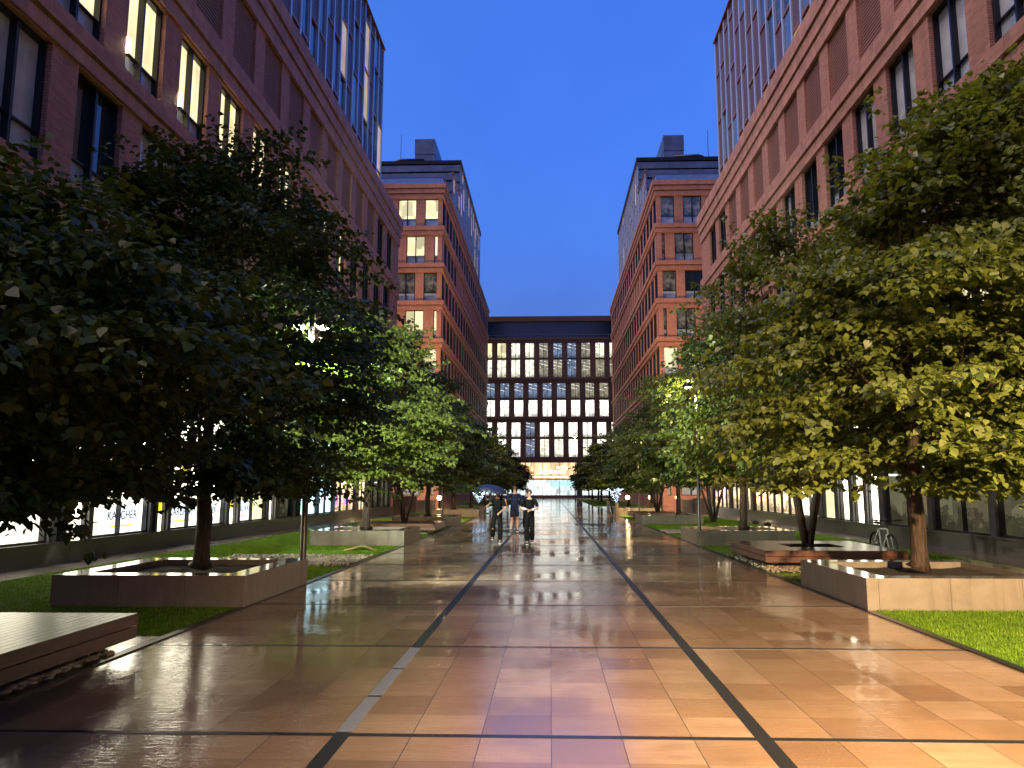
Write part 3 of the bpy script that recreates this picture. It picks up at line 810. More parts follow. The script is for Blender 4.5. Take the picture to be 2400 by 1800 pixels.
    an = MB(); an.tube([(side * (22.8 if side < 0 else 24.3), 112, 49.5), (side * (22.8 if side < 0 else 24.3), 112, 56.2)], [0.06, 0.03], 6); an.build('antenna', M['black'], T, shift=base)
    return T
K_far = WinKit(1.95, 3.0, rec=0.17)
END = {w: WinKit(w, 3.05, tr=0.28, double=(w > 1.7)) for w in (1.61, 1.98, 0.84)}
far_building(-1); far_building(1)

# ------------------------------------------------------------------ central building
def central():
    Yc = 154.0; base = (0, Yc, 0)
    T = thing('office_building', 'dark brown brick office building closing the far end of the promenade', 'building', base)
    wall = MB()
    groups = [(31.34, 24.19, [-10.68 + 2.85 * k for k in range(-4, 12)], 28.15, 27.90),
              (23.08, 16.19, [-10.05 + 2.865 * k for k in range(-4, 12)], 19.94, 19.62),
              (15.10, 8.09, [-10.61 + 2.865 * k for k in range(-4, 12)], 12.09, 11.75)]
    zprev = 32.4
    rr = random.Random(4)
    codes = [['w', 'W', 'W', 'p', 'b', 'b', 'd', 'W', 'W', 'd'], ['W', 'W', 'W', 'p', 'p', 'b', 'd', 'd', 'd', 'b'],
             ['b', 'b', 'b', 'b', 'b', 'd', 'd', 'd', 'd', 'd'], ['X', 'X', 'X', 'X', 'X', 'X', 'X', 'X', 'X', 'X'],
             ['X', 'X', 'b', 'X', 'X', 'X', 'X', 'X', 'X', 'X'], ['X', 'X', 'b', 'W', 'W', 'X', 'W', 'X', 'X', 'X']]
    cmap = dict(w='lit_warm', W='lit_pale', p='lit_dim', b='lit_blue', d='lit_dim', X='lit_white')
    labs = {'lit_pale': 'pale lit office window', 'lit_warm': 'warm lit office window', 'lit_white': 'bright white lit office window', 'lit_blue': 'dim blue office window', 'lit_dim': 'dimly lit office window'}
    for gi, (zt, zb, xs, m0, m1) in enumerate(groups):
        wall.box(-40, 40, Yc, Yc + 0.5, zt, zprev); wall.box(-40, 40, Yc - 0.14, Yc - 0.002, zt + 0.10, zt + (zprev - zt) * 0.45)
        wall.box(-40, 40, Yc - 0.24, Yc - 0.003, zt + (zprev - zt) * 0.55, zprev - 0.05)
        prev = -40
        for j, x in enumerate(xs):
            wall.box(prev, x, Yc + 0.003, Yc + 0.5, zb + 0.001, zt - 0.001); prev = x + 1.86
            wall.box(x + 0.002, x + 1.858, Yc + 0.15, Yc + 0.5, m1, m0)
            if x < -14 or x > 13: 
                continue
            col = min(9, max(0, j - 4 if j >= 4 else 0))
            for lev in (0, 1):
                code = codes[gi * 2 + lev][col]; mk = cmap[code]
                if lev == 0: (K_cu[gi]).place(T, (x, 0, m0), 0, mk, labs[mk])
                else: (K_cl[gi]).place(T, (x, 0, zb), 0, mk, labs[mk])
        wall.box(prev, 40, Yc + 0.003, Yc + 0.5, zb + 0.001, zt - 0.001)
        zprev = zb
    wall.box(-40, 40, Yc, Yc + 0.5, 7.02, zprev); wall.box(-40, 40, Yc - 0.2, Yc - 0.002, 7.1, 7.95)
    wall.box(-40, 40, Yc - 0.3, Yc + 0.2, 35.75, 36.8)
    wall.box(-40, 40, Yc + 0.9, Yc + 14, 7.5, 36.0)
    wall.build('wall', M['brickC'], T, shift=base)
    at = MB(); at.box(-40, 40, Yc + 0.35, Yc + 0.6, 32.4, 35.75); a = at.build('attic_glazing', M['attic'], T, shift=base)
    ar = MB(); ar.box(-40, 40, Yc + 0.02, Yc + 0.05, 32.9, 32.98); ar.build('attic_rail', M['zinc'], T, shift=base)
    # entrance storey
    st = MB(); st.box(-40, 40, Yc - 0.4, Yc + 0.5, 0.0, 0.55); st.build('base_step', M['plinth'], T, shift=base)
    colm = MB()
    for x in (-14, -7.6, 5.35, 12.3): colm.box(x, x + 0.9, Yc - 0.05, Yc + 0.6, 0.551, 7.019)
    colm.box(-40, -14, Yc, Yc + .5, 0.551, 7.0); colm.box(13.3, 40, Yc, Yc + .5, 0.551, 7.0)
    colm.split('column', M['pillar'], T, shift=base)
    for (x0, x1) in ((-13.0, -7.7), (-6.6, 5.25), (6.35, 12.2)):
        f = MB(); n = round((x1 - x0) / 1.7); 
        for i in range(n + 1): xx = x0 + (x1 - x0) * i / n; f.box(xx - 0.04, xx + 0.04, Yc + 0.1, Yc + 0.2, 0.56, 7.0)
        f.box(x0, x1, Yc + 0.08, Yc + 0.21, 3.6, 3.8)
        ff = f.build('entrance_glazing', M['frame'], T, shift=base)
        u = MB(); u.box(x0, x1, Yc + 0.4, Yc + 0.42, 3.8, 7.0); u.build('interior', M['ent_warm'], ff, shift=base)
        l = MB(); l.box(x0, x1, Yc + 0.4, Yc + 0.42, 0.56, 3.6); l.build('interior', M['ent_cool'], ff, shift=base)
    sg = link('shop_sign', MB().mesh('shop_sign', M['white_em']), T)
    put_text(T, 'SUT BUNKE', (0.4, -0.05, 4.85), 0.98, M['white_em'], name='sign_lettering', depth=0.03)
    COL.objects.unlink(sg); bpy.data.objects.remove(sg)
    for (x0, x1, z0, z1, mk, nm) in ((-5.6, -4.2, 4.0, 6.3, 'ent_orange', 'orange_panel'), (-3.0, -0.4, 3.9, 4.4, 'ent_orange', 'counter_panel'), (0.2, 4.6, 2.3, 3.4, 'ent_blue', 'display_panel'), (-4.6, -1.4, 2.4, 3.3, 'white_em', 'display_panel')):
        q = MB(); q.box(x0, x1, Yc + 0.33, Yc + 0.36, z0, z1); q.build(nm, M[mk], T, shift=base)
    for (x, z) in ((-1.9, 5.9), (-0.9, 6.2), (1.6, 6.0), (2.5, 6.2), (3.3, 5.9), (7.6, 6.0), (8.3, 6.1), (-9.6, 6.0)):
        q = MB(); q.lathe([(0.26 * math.sin(t * PI / 6) + 1e-3, -0.26 * math.cos(t * PI / 6)) for t in range(7)], (x, Yc + 0.02, z), 10); q.build('pendant_lamp', M['white_em'], T, smooth=True, shift=base)
    bar = MB(); bar.box(-3.2, 4.9, Yc + 0.0, Yc + 0.05, 4.05, 4.2); bar.build('light_bar', M['white_em'], T, shift=base)
    return T
M['ent_cool'] = lit_pane('cool entrance interior', (0.47, 0.56, 0.55), 2.2, 'room')
M['ent_warm'] = lit_pane('warm entrance interior', (0.70, 0.44, 0.24), 1.9, 'room')
M['ent_orange'] = emissive('glowing orange wall panel', (0.75, 0.22, 0.08), 0.13)  # wall and counter panels emit, indoor light put into their colour
M['ent_blue'] = emissive('pale blue backlight', (0.45, 0.85, 1.0), 0.3)
K_cu = [WinKit(1.86, 31.34 - 28.15, tr=0, rec=0.25), WinKit(1.86, 23.08 - 19.94, tr=0, rec=0.25), WinKit(1.86, 15.1 - 12.09, tr=0, rec=0.25)]
K_cl = [WinKit(1.86, 27.90 - 24.19, tr=0, rec=0.25), WinKit(1.86, 19.62 - 16.19, tr=0, rec=0.25), WinKit(1.86, 11.75 - 8.09, tr=0, rec=0.25)]
central()

# ------------------------------------------------------------------ planters and benches
def planter(x0, y0, w, l, label, mat='conc', h=0.46, rim=0.36):
    cx, cy = x0 + w / 2, y0 + l / 2
    T = thing('stone_planter', label, 'planter', (cx, cy, 0), 0, 'square stone tree planters')
    mb = MB(); a, b_ = w / 2, l / 2
    mb.box(-a, a, -b_, -b_ + rim, 0, h); mb.box(-a, a, b_ - rim, b_, 0, h)
    mb.box(-a, -a + rim, -b_ + rim, b_ - rim, 0, h); mb.box(a - rim, a, -b_ + rim, b_ - rim, 0, h)
    mb.build('kerb_wall', M[mat], T, bevel=0.008)
    s = MB(); nn = 14
    vs = []; fs = []
    for i in range(nn + 1):
        for j in range(nn + 1):
            vs.append((-a + rim + (2 * a - 2 * rim) * i / nn, -b_ + rim + (2 * b_ - 2 * rim) * j / nn, h - 0.10 + rnd.uniform(-0.015, 0.02)))
    for i in range(nn):
        for j in range(nn): k = i * (nn + 1) + j; fs.append((k, k + nn + 1, k + nn + 2, k + 1))
    s.face_block(vs, fs); s.build('soil', M['soil'], T)
    return T

def bench(x0, y0, w, l, label, h=0.41):
    cx, cy = x0 + w / 2, y0 + l / 2
    T = thing('wooden_bench', label, 'bench', (cx, cy, 0), 0, 'square hardwood benches round the trees')
    a, b_ = w / 2, l / 2; ho = 0.55      # half opening round the trunk
    d = MB(); n = int(2 * a / 0.095)
    for i in range(n):
        x = -a + 2 * a * i / n + 0.004; x2 = -a + 2 * a * (i + 1) / n - 0.004
        if x2 < -ho or x > ho: d.box(x, x2, -b_ + 0.045, b_ - 0.045, h - 0.035, h)
        else: d.box(x, x2, -b_ + 0.045, -ho, h - 0.035, h); d.box(x, x2, ho, b_ - 0.045, h - 0.035, h)
    d.build('deck', M['wood'], T)
    f = MB()
    for (z0, z1) in ((h - 0.122, h - 0.002), (h - 0.25, h - 0.130)):
        f.box(-a, a, -b_, -b_ + 0.04, z0, z1); f.box(-a, a, b_ - 0.04, b_, z0, z1)
        f.box(-a, -a + 0.04, -b_ + 0.041, b_ - 0.041, z0, z1); f.box(a - 0.04, a, -b_ + 0.041, b_ - 0.041, z0, z1)
    f.build('fascia', M['woodf'], T, bevel=0.004)
    c = MB(); c.box(-a + 0.35, a - 0.35, -b_ + 0.35, -b_ + 0.55, 0, h - 0.04); c.box(-a + 0.35, a - 0.35, b_ - 0.55, b_ - 0.35, 0, h - 0.04)
    c.box(-a + 0.35, -a + 0.55, -b_ + 0.55, b_ - 0.55, 0, h - 0.04); c.box(a - 0.55, a - 0.35, -b_ + 0.55, b_ - 0.55, 0, h - 0.04)
    c.build('support', M['conc'], T)
    return T

LP = [(11.35, 'near left stone planter, dark front face, holding the big dark tree'),
      (23.65, 'left stone planter beyond the pebble bed, front face lit by the lamp'),
      (36.0, 'third stone planter on the left, past the low tree bench'),
      (48.3, 'left stone planter at the end of the lawn before the cross street')]
for y, lb in LP: planter(-7.35, y, 2.9, 2.9, lb)
RP = [(11.35, 'near right stone planter lit orange, holding the bright green tree'),
      (24.1, 'right stone planter directly behind the wooden bench'),
      (38.3, 'right stone planter with orange lit front, third in the row'),
      (52.6, 'pale grey stone planter on the right beside two upright slabs')]
for y, lb in RP: planter(4.48, y, 3.0, 2.9, lb)
bench(-7.38, 5.22, 3.0, 3.05, 'wet dark wooden bench at the lower left corner, partly cut by the frame')
bench(4.60, 16.95, 3.0, 3.3, 'reddish wooden bench round a forked tree with a bicycle beside it')
bench(-7.4, 29.6, 3.0, 3.0, 'low wooden bench round a many-stemmed tree between two left planters')
bench(4.7, 44.5, 3.0, 3.0, 'wooden bench round the fan shaped tree on the far right side')

# ------------------------------------------------------------------ pebbles
def pebbles(name, label, x0, x1, y0, y1, n, seed, r0=0.035, r1=0.075):
    r = random.Random(seed); mb = MB()
    t = (1 + 5 ** 0.5) / 2
    iv = [Vector(v).normalized() for v in [(-1, t, 0), (1, t, 0), (-1, -t, 0), (1, -t, 0), (0, -1, t), (0, 1, t), (0, -1, -t), (0, 1, -t), (t, 0, -1), (t, 0, 1), (-t, 0, -1), (-t, 0, 1)]]
    fi = [(0, 11, 5), (0, 5, 1), (0, 1, 7), (0, 7, 10), (0, 10, 11), (1, 5, 9), (5, 11, 4), (11, 10, 2), (10, 7, 6), (7, 1, 8), (3, 9, 4), (3, 4, 2), (3, 2, 6), (3, 6, 8), (3, 8, 9), (4, 9, 5), (2, 4, 11), (6, 2, 10), (8, 6, 7), (9, 8, 1)]
    for _ in range(n):
        s = r.uniform(r0, r1); a = r.uniform(0, PI); x, y = r.uniform(x0, x1), r.uniform(y0, y1)
        sx, sy, sz = s * r.uniform(0.9, 1.4), s * r.uniform(0.7, 1.0), s * r.uniform(0.5, 0.75)
        z = r.uniform(0.02, 0.06)
        vs = []
        for v in iv:
            vx, vy, vz = v.x * sx * r.uniform(0.92, 1.08), v.y * sy, v.z * sz
            vs.append((x + vx * math.cos(a) - vy * math.sin(a), y + vx * math.sin(a) + vy * math.cos(a), z + vz))
        mb.face_block(vs, fi)
    o = mb.build(name, M['pebble'], None, smooth=True)
    md = o.modifiers.new('sub', 'SUBSURF'); md.levels = md.render_levels = 1
    return tag(o, label, 'pebbles', None, 'stuff')
pebbles('pebbles', 'wet pebbles beside the bench at the lower left', -5.2, -4.55, 4.2, 8.15, 900, 1)
pebbles('pebbles', 'pale pebble bed crossing the left lawn behind the lamp post', -8.0, -4.56, 17.35, 19.9, 2600, 2, 0.035, 0.065)
pebbles('pebbles', 'pebbles at the right edge of the picture beside the lawn', 4.56, 7.6, 5.0, 7.75, 1500, 3)
pebbles('pebbles', 'dark pebbles under the right wooden bench', 4.56, 7.0, 16.2, 20.4, 1100, 4)
pebbles('pebbles', 'small pebble bed before the orange lit right planter', 4.56, 7.4, 30.2, 32.4, 900, 5, 0.04, 0.075)

# ------------------------------------------------------------------ grass blades
def grass(name, label, x0, x1, y0, y1, dens, seed, h=0.05, w=0.010):
    g = np.random.default_rng(seed); n = int((x1 - x0) * (y1 - y0) * dens)
    x = g.uniform(x0, x1, n); y = g.uniform(y0, y1, n); a = g.uniform(0, 2 * PI, n); hh = h * g.uniform(0.5, 1.3, n)
    lx = g.normal(0, 0.35, n) * hh; ly = g.normal(0, 0.35, n) * hh
    dx, dy = np.cos(a) * w / 2, np.sin(a) * w / 2
    v = np.empty((n, 3, 3)); z = np.full(n, 0.008)
    v[:, 0] = np.stack([x - dx, y - dy, z], 1); v[:, 1] = np.stack([x + dx, y + dy, z], 1); v[:, 2] = np.stack([x + lx, y + ly, hh], 1)
    o = link(name, np_mesh('grass', v.reshape(-1, 3), 3, M['grass']))
    return tag(o, label, 'grass', None, 'stuff')
gl = 'short mown grass, '
grass('grass', gl + 'bright patch in front of the near right planter', 4.56, 10.15, 7.8, 11.33, 2200, 1)
grass('grass', gl + 'dark strip in front of the near left planter', -10.15, -4.56, 9.15, 11.33, 1500, 2)
grass('grass', gl + 'left lawn between the planter and the pebble bed', -10.15, -4.56, 14.3, 17.3, 1500, 3)
grass('grass', gl + 'left lawn in front of the lamp lit planter', -10.15, -4.56, 19.95, 23.6, 1300, 4)
grass('grass', gl + 'beside the near left planter along the shop windows', -10.15, -7.4, 11.33, 14.3, 1500, 5)
grass('grass', gl + 'around the bicycle on the right lawn', 4.56, 10.15, 14.3, 16.15, 1200, 6)
grass('grass', gl + 'right lawn behind the bicycle', 7.7, 10.15, 16.2, 24.0, 1000, 7)
grass('grass', gl + 'left lawn beyond the pebbles towards the shops', -10.15, -7.5, 17.3, 36, 800, 8)
grass('grass', gl + 'right lawn around the orange lit planter', 4.56, 10.15, 32.5, 44, 420, 9, 0.06, 0.018)
grass('grass', gl + 'right lawn behind the bench planter', 7.5, 10.15, 24.0, 32.5, 600, 10, 0.055, 0.014)
grass('grass', gl + 'beside the near right planter along the dim shops', 7.55, 10.15, 11.33, 14.3, 1500, 11)

# ------------------------------------------------------------------ trees
def crown_mesh(name, H, R, z0, seed, n_spray, leaves, leaf=0.095, mat='leaf', hole=None, zw=2.5, lowf=0.72, lean=0.0):
    g = np.random.default_rng(seed)
    ph = g.uniform(0, 2 * PI, 6)
    def prof(z):
        t = np.clip((z - zw) / (H - zw), 0, 1)
        upp = (1 - t) ** 0.62 * (1 - 0.12 * t)
        low = lowf + (1 - lowf) * np.clip((z - z0) / (zw - z0), 0, 1)
        return R * np.where(z > zw, upp, low)
    # boughs: flattened clumps that step up the crown and leave gaps between them
    nb_ = int(n_spray / 15)
    zb = g.uniform(z0 + 0.1, H - 0.25, nb_ * 6); keep = g.uniform(0, 1, len(zb)) < (prof(zb) / R) ** 1.2 + 0.08
    zb = zb[keep][:nb_]; nb_ = len(zb)
    ab = g.uniform(0, 2 * PI, nb_); fb = np.where(g.uniform(0, 1, nb_) < 0.72, g.uniform(0.72, 1.08, nb_), g.uniform(0.2, 0.7, nb_))
    n = n_spray; pick = g.integers(0, nb_, n)
    az = ab[pick]; base_r = prof(zb[pick]) * fb[pick]
    px = np.cos(az) * base_r + g.normal(0, 0.42, n); py = np.sin(az) * base_r + g.normal(0, 0.42, n)
    rad = np.hypot(px, py); az = np.arctan2(py, px)
    zz = np.clip(zb[pick] + g.normal(0, 0.12, n) - 0.22 * (rad - base_r), z0, H)
    rr = np.maximum(rad, 0.2)
    ln = g.uniform(0.55, 1.15, n) * (0.85 + 0.15 * R / 3)
    up_ = np.where(zz > H * 0.72, g.uniform(0.2, 1.2, n), g.uniform(-0.25, 0.35, n))
    az2 = az + g.normal(0, 0.45, n)
    d = np.stack([np.cos(az2), np.sin(az2), up_], 1); d /= np.linalg.norm(d, axis=1)[:, None]
    P0 = np.stack([np.cos(az) * rad, np.sin(az) * rad, zz], 1) - d * (ln * 0.6)[:, None]
    k = leaves
    D = np.repeat(d, k, 0); L = np.repeat(ln, k); B = np.repeat(P0, k, 0)
    t = g.uniform(0.05, 1.0, n * k); side = g.choice([-1, 1], n * k)
    S_ = np.cross(D, [0, 0, 1]); S_ /= np.linalg.norm(S_, axis=1)[:, None] + 1e-9
    wd = side * g.uniform(0.0, 0.24, n * k) * (1.15 - 0.6 * t)
    pos = B + D * (t * L)[:, None] + S_ * wd[:, None]
    pos[:, 2] -= 0.22 * t * t * L + np.abs(wd) * 0.35 + g.uniform(-0.05, 0.05, n * k)
    if hole is not None:
        for (hc, hr) in hole:
            ok = np.linalg.norm(pos - np.array(hc), axis=1) > hr; pos = pos[ok]; D = D[ok]; S_ = S_[ok]; side = side[ok]
    pos[:, 0] += lean * (pos[:, 2] - z0)
    m_ = len(pos)
    # leaf axis: outward, sideways, drooping
    ax = D * g.uniform(0.2, 0.9, m_)[:, None] + S_ * (side * g.uniform(0.2, 0.9, m_))[:, None] + np.array([0, 0, -1]) * g.uniform(0.15, 0.95, m_)[:, None] + g.normal(0, 0.2, (m_, 3))
    ax /= np.linalg.norm(ax, axis=1)[:, None]
    upv = np.array([0, 0, 1.0]) + g.normal(0, 0.35, (m_, 3)); wv = np.cross(ax, upv); wv /= np.linalg.norm(wv, axis=1)[:, None] + 1e-9
    nv = np.cross(wv, ax)
    s = leaf * g.uniform(0.5, 1.25, m_)
    sh = np.array([(0, 0, 0), (0.40, 0.12, 0.05), (0.46, 0.45, 0.06), (0.20, 0.82, 0.0), (0, 1.05, -0.10), (-0.20, 0.82, 0.0), (-0.46, 0.45, 0.06), (-0.40, 0.12, 0.05)])
    v = pos[:, None, :] + (wv[:, None, :] * sh[None, :, 0, None] + ax[:, None, :] * sh[None, :, 1, None] + nv[:, None, :] * sh[None, :, 2, None]) * s[:, None, None]
    return np_mesh(name, v.reshape(-1, 3), 8, M[mat])

def trunk_mesh(H, R, seed, r0=0.13, fork=1.7, stems=1, z0=1.6):
    r = random.Random(seed); mb = MB()
    def limb(p, d, L, ra, lv):
        n = 5; pts = [Vector(p)]; dd = Vector(d).normalized()
        for i in range(n):
            dd = (dd + Vector((r.uniform(-.16, .16), r.uniform(-.16, .16), r.uniform(-.06, .14)))).normalized()
            pts.append(pts[-1] + dd * L / n)
        rad = [ra * (1 - 0.8 * i / n) for i in range(n + 1)]
        mb.tube(pts, rad, 7 if lv < 2 else 5)
        if lv < 3:
            for _ in range(4 if lv == 1 else 3):
                i = r.randint(2, n - 1)
                a = r.uniform(0, 2 * PI); side = Vector((math.cos(a), math.sin(a), r.uniform(-0.1, 0.5)))
                limb(pts[i], (dd + side * 0.9), L * r.uniform(0.35, 0.6), rad[i] * 0.6, lv + 1)
    if stems == 1:
        pts = [Vector((0, 0, 0.30))]; x = y = 0.0
        zs = [0.34, 0.42, 0.7, 1.1, 1.5, 2.0, 2.8, 3.8, 5.0, H * 0.9]
        rs = [r0 * 1.7, r0 * 1.25, r0 * 1.05, r0 * 1.12, r0, r0 * .9, r0 * .7, r0 * .5, r0 * .32, r0 * .12]
        pts = []
        for z in zs:
            x += r.uniform(-.035, .035); y += r.uniform(-.035, .035); pts.append(Vector((x, y, z)))
        mb.tube(pts, rs, 12)
        for i in range(15):
            z = fork + (H * 0.72 - fork) * (i / 15.0) ** 1.1
            j = max(k for k in range(len(zs)) if zs[k] <= z)
            tt = (z - zs[j]) / (zs[min(j + 1, len(zs) - 1)] - zs[j] + 1e-6); p = pts[j].lerp(pts[min(j + 1, len(zs) - 1)], min(1, tt))
            a = i * 2.4 + r.uniform(-.3, .3); el = r.uniform(0.25, 0.6) + 0.6 * i / 15
            limb(p, (math.cos(a), math.sin(a), el), R * (1.0 - 0.55 * i / 15) * r.uniform(0.75, 1.0), r0 * 0.45 * (1 - 0.5 * i / 15), 1)
    else:
        for s in range(stems):
            a = s * 2 * PI / stems + r.uniform(-.3, .3); b_ = 0.13
            p0 = Vector((math.cos(a) * b_ * 0.5, math.sin(a) * b_ * 0.5, 0.30)); d = Vector((math.cos(a) * 0.26, math.sin(a) * 0.26, 1))
            pts = [p0]; dd = d.normalized()
            for i in range(8):
                dd = (dd + Vector((r.uniform(-.07, .07), r.uniform(-.07, .07), 0.02))).normalized(); pts.append(pts[-1] + dd * (H * 0.80) / 8)
            mb.tube(pts, [r0 * (1 - 0.11 * i) for i in range(9)], 8)
            for i in range(2, 8):
                for q in range(2):
                    aa = a + r.uniform(-1.5, 1.5); limb(pts[i], (math.cos(aa), math.sin(aa), r.uniform(0.3, 0.9)), R * (0.95 - 0.09 * i), r0 * 0.4 * (1 - 0.1 * i), 1)
    return mb.mesh('trunk', M['bark'], smooth=True)

TG = 'linden trees lining the promenade'
def tree(loc, rz, trunk, crown, label, sc=1.0, scz=None):
    T = thing('linden_tree', label, 'tree', loc, rz, TG); T.scale = (sc, sc, scz or sc)
    link('trunk', trunk, T); link('crown', crown, T); return T

tr1 = trunk_mesh(7.8, 2.9, 1, 0.115); tr2 = trunk_mesh(7.6, 2.9, 2, 0.12, fork=2.1); trm = trunk_mesh(7.8, 2.8, 3, 0.085, stems=4); trf = trunk_mesh(7.4, 2.8, 5, 0.055, stems=7)
LAMP_L = (-4.62, 14.5, 4.84)
tL1 = (-5.75, 12.75, 0.12)
hl = tuple(a - b_ for a, b_ in zip(LAMP_L, tL1))
lh = Vector(hl); toc = (Vector((0, 0, HCAM)) - Vector(LAMP_L)).normalized()
cA = crown_mesh('crown', 8.1, 2.9, 1.65, 21, 2700, 34, leaf=0.088, mat='leaf_shaded', zw=4.3, lowf=0.7, hole=[(hl, 0.55)] + [(tuple(lh + toc * q), 0.22 + 0.02 * q) for q in (0.5, 0.9, 1.3, 1.7, 2.1, 2.6, 3.1)] + [(tuple(lh + Vector((0.1 * q, q, -0.3 * q))), 0.5) for q in (0.7, 1.4)])
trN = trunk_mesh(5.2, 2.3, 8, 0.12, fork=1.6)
cN = crown_mesh('crown', 5.2, 2.85, 1.40, 22, 2400, 36, leaf=0.085, mat='leaf_shaded', zw=2.9, lowf=0.5)
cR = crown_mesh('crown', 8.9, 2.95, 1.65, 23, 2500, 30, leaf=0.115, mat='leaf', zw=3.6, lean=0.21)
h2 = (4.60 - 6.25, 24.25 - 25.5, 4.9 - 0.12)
cR2 = crown_mesh('crown', 7.8, 2.9, 1.8, 28, 1400, 28, leaf=0.11, mat='leaf_half_shaded', zw=4.0, hole=[(h2, 0.9), ((h2[0], h2[1] + 0.8, h2[2] - 0.4), 0.5), ((h2[0] - .2, h2[1] + 1.6, h2[2] - 0.8), 0.5)])
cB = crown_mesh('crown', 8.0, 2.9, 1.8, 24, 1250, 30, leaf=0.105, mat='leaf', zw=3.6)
cC = crown_mesh('crown', 7.6, 2.9, 1.7, 25, 900, 30, leaf=0.12, mat='leaf_half_shaded', zw=3.8)
cD = crown_mesh('crown', 7.6, 2.9, 1.7, 26, 700, 28, leaf=0.15, mat='leaf_shaded', zw=3.8)
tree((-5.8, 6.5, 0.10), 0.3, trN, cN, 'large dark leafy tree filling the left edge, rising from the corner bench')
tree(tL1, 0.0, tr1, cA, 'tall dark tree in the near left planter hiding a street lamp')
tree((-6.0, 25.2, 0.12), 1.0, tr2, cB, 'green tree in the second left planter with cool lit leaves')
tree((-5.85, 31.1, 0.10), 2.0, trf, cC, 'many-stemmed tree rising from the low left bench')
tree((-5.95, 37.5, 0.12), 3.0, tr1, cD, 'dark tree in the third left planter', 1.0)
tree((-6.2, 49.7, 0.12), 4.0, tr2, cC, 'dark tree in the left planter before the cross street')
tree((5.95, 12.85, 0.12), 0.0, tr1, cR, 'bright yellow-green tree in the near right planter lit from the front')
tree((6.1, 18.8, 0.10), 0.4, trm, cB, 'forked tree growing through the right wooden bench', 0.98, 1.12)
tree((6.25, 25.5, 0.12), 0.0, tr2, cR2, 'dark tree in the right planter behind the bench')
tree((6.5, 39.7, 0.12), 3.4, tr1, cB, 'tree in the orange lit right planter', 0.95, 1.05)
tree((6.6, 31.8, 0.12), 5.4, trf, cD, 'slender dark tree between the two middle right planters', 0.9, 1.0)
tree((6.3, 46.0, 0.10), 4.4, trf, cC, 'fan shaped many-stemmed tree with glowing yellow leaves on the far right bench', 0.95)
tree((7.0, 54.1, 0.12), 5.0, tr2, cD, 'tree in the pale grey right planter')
far = [(-6.3, 61.5), (-6.0, 70), (-6.3, 82), (-6.0, 91), (-6.3, 100), (-6.1, 112), (-6.2, 126), (6.6, 66), (6.2, 75), (6.4, 84), (6.1, 93), (6.4, 103), (6.2, 114), (6.3, 127)]
words = {(-1, 0): 'first left tree inside the cross street, past the last lawn', (-1, 1): 'second left tree inside the cross street',
         (1, 0): 'first right tree inside the cross street, past the upright slabs', (1, 1): 'second right tree inside the cross street'}
cnt = {-1: 0, 1: 0}; ordn = ['first', 'second', 'third', 'fourth', 'fifth']
for i, (x, y) in enumerate(far):
    sd_ = -1 if x < 0 else 1; k = cnt[sd_]; cnt[sd_] += 1
    lb = words.get((sd_, k)) or '%s distant tree beside the farther %s office block' % (ordn[k - 2], 'left' if sd_ < 0 else 'right')
    tree((x, y, 0.0), i * 1.3, tr1 if i % 2 else tr2, cD, lb, 0.98 + 0.04 * (i % 3), 0.92 + 0.05 * (i % 3))

# ------------------------------------------------------------------ street lamps
def lamp_post(x, y, h, label, warm, power, facing=0.0, r=0.05, base=0.0, aim=(0, 0.78, -0.62), spot=100, blend=0.25):
    T = thing('street_lamp', label, 'street lamp', (x, y, base), facing, 'steel street lamps')
    mb = MB(); mb.tube([(0, 0, 0), (0, 0, 0.25), (0, 0, h + 0.25)], [r * 1.5, r, r * 0.8], 14); mb.build('pole', M['pole'], T, smooth=True)
    for s in (-1, 1):
        hd = MB(); cxx = s * 0.24
        hd.lathe([(0.02, 0.16), (0.10, 0.15), (0.15, 0.06), (0.15, 0.0), (0.13, 0.0)], (cxx, -0.05, h), 18)
        hd.tube([(0, 0, h + 0.12), (cxx * 0.6, -0.04, h + 0.10)], 0.022, 8)
        a = hd.build('lamp_head', M['black'], T, smooth=True)
        ln = MB(); ln.lathe([(0.0, -0.075), (0.07, -0.06), (0.115, -0.02), (0.125, 0.004), (0.0, 0.004)], (cxx, -0.05, h), 18); ln.build('lens', M['lamp_w' if warm else 'lamp_c'], a, smooth=True)
    L = bpy.data.lights.new('lamp_light', 'SPOT'); L.energy = power; L.spot_size = math.radians(spot); L.spot_blend = blend; L.shadow_soft_size = 0.12
    L.color = (1.0, 0.68, 0.34) if warm else (0.86, 1.0, 0.78)
    o = bpy.data.objects.new('lamp_light', L); COL.objects.link(o); o.parent = T; o.location = (0, 0.0, h - 0.16)
    o.rotation_euler = Vector(aim).to_track_quat('-Z', 'Y').to_euler()
    return T
lamp_post(LAMP_L[0], LAMP_L[1], 4.84, 'lit street lamp glowing through the near left tree', False, 5500, r=0.062, aim=(0.1, 0.85, -0.5), spot=140)
lamp_post(4.60, 24.25, 4.9, 'slim steel lamp post at the corner of the right planter behind the bench', True, 950, aim=(0.05, 0.85, -0.5), spot=140)
lamp_post(-5.5, 39.6, 4.7, 'distant steel lamp post beside the third left planter', True, 1400, aim=(0.1, 0.85, -0.5), spot=140)
lamp_post(5.3, -0.8, 5.3, 'street lamp just outside the picture lighting the near right tree', True, 12000, aim=(0.12, 0.63, -0.77), spot=115, blend=0.75)
lamp_post(5.6, 49.3, 4.7, 'distant lamp post on the right between planter and pale slabs', True, 1600, aim=(-0.1, 0.85, -0.5), spot=140)
lamp_post(-9.4, 66.0, 6.5, 'tall lamp in the left part of the cross street', True, 4500, aim=(0, 0.95, 0.1), spot=150)
lamp_post(9.4, 66.0, 6.5, 'tall lamp in the right part of the cross street', True, 4500, aim=(0, 0.95, 0.1), spot=150)
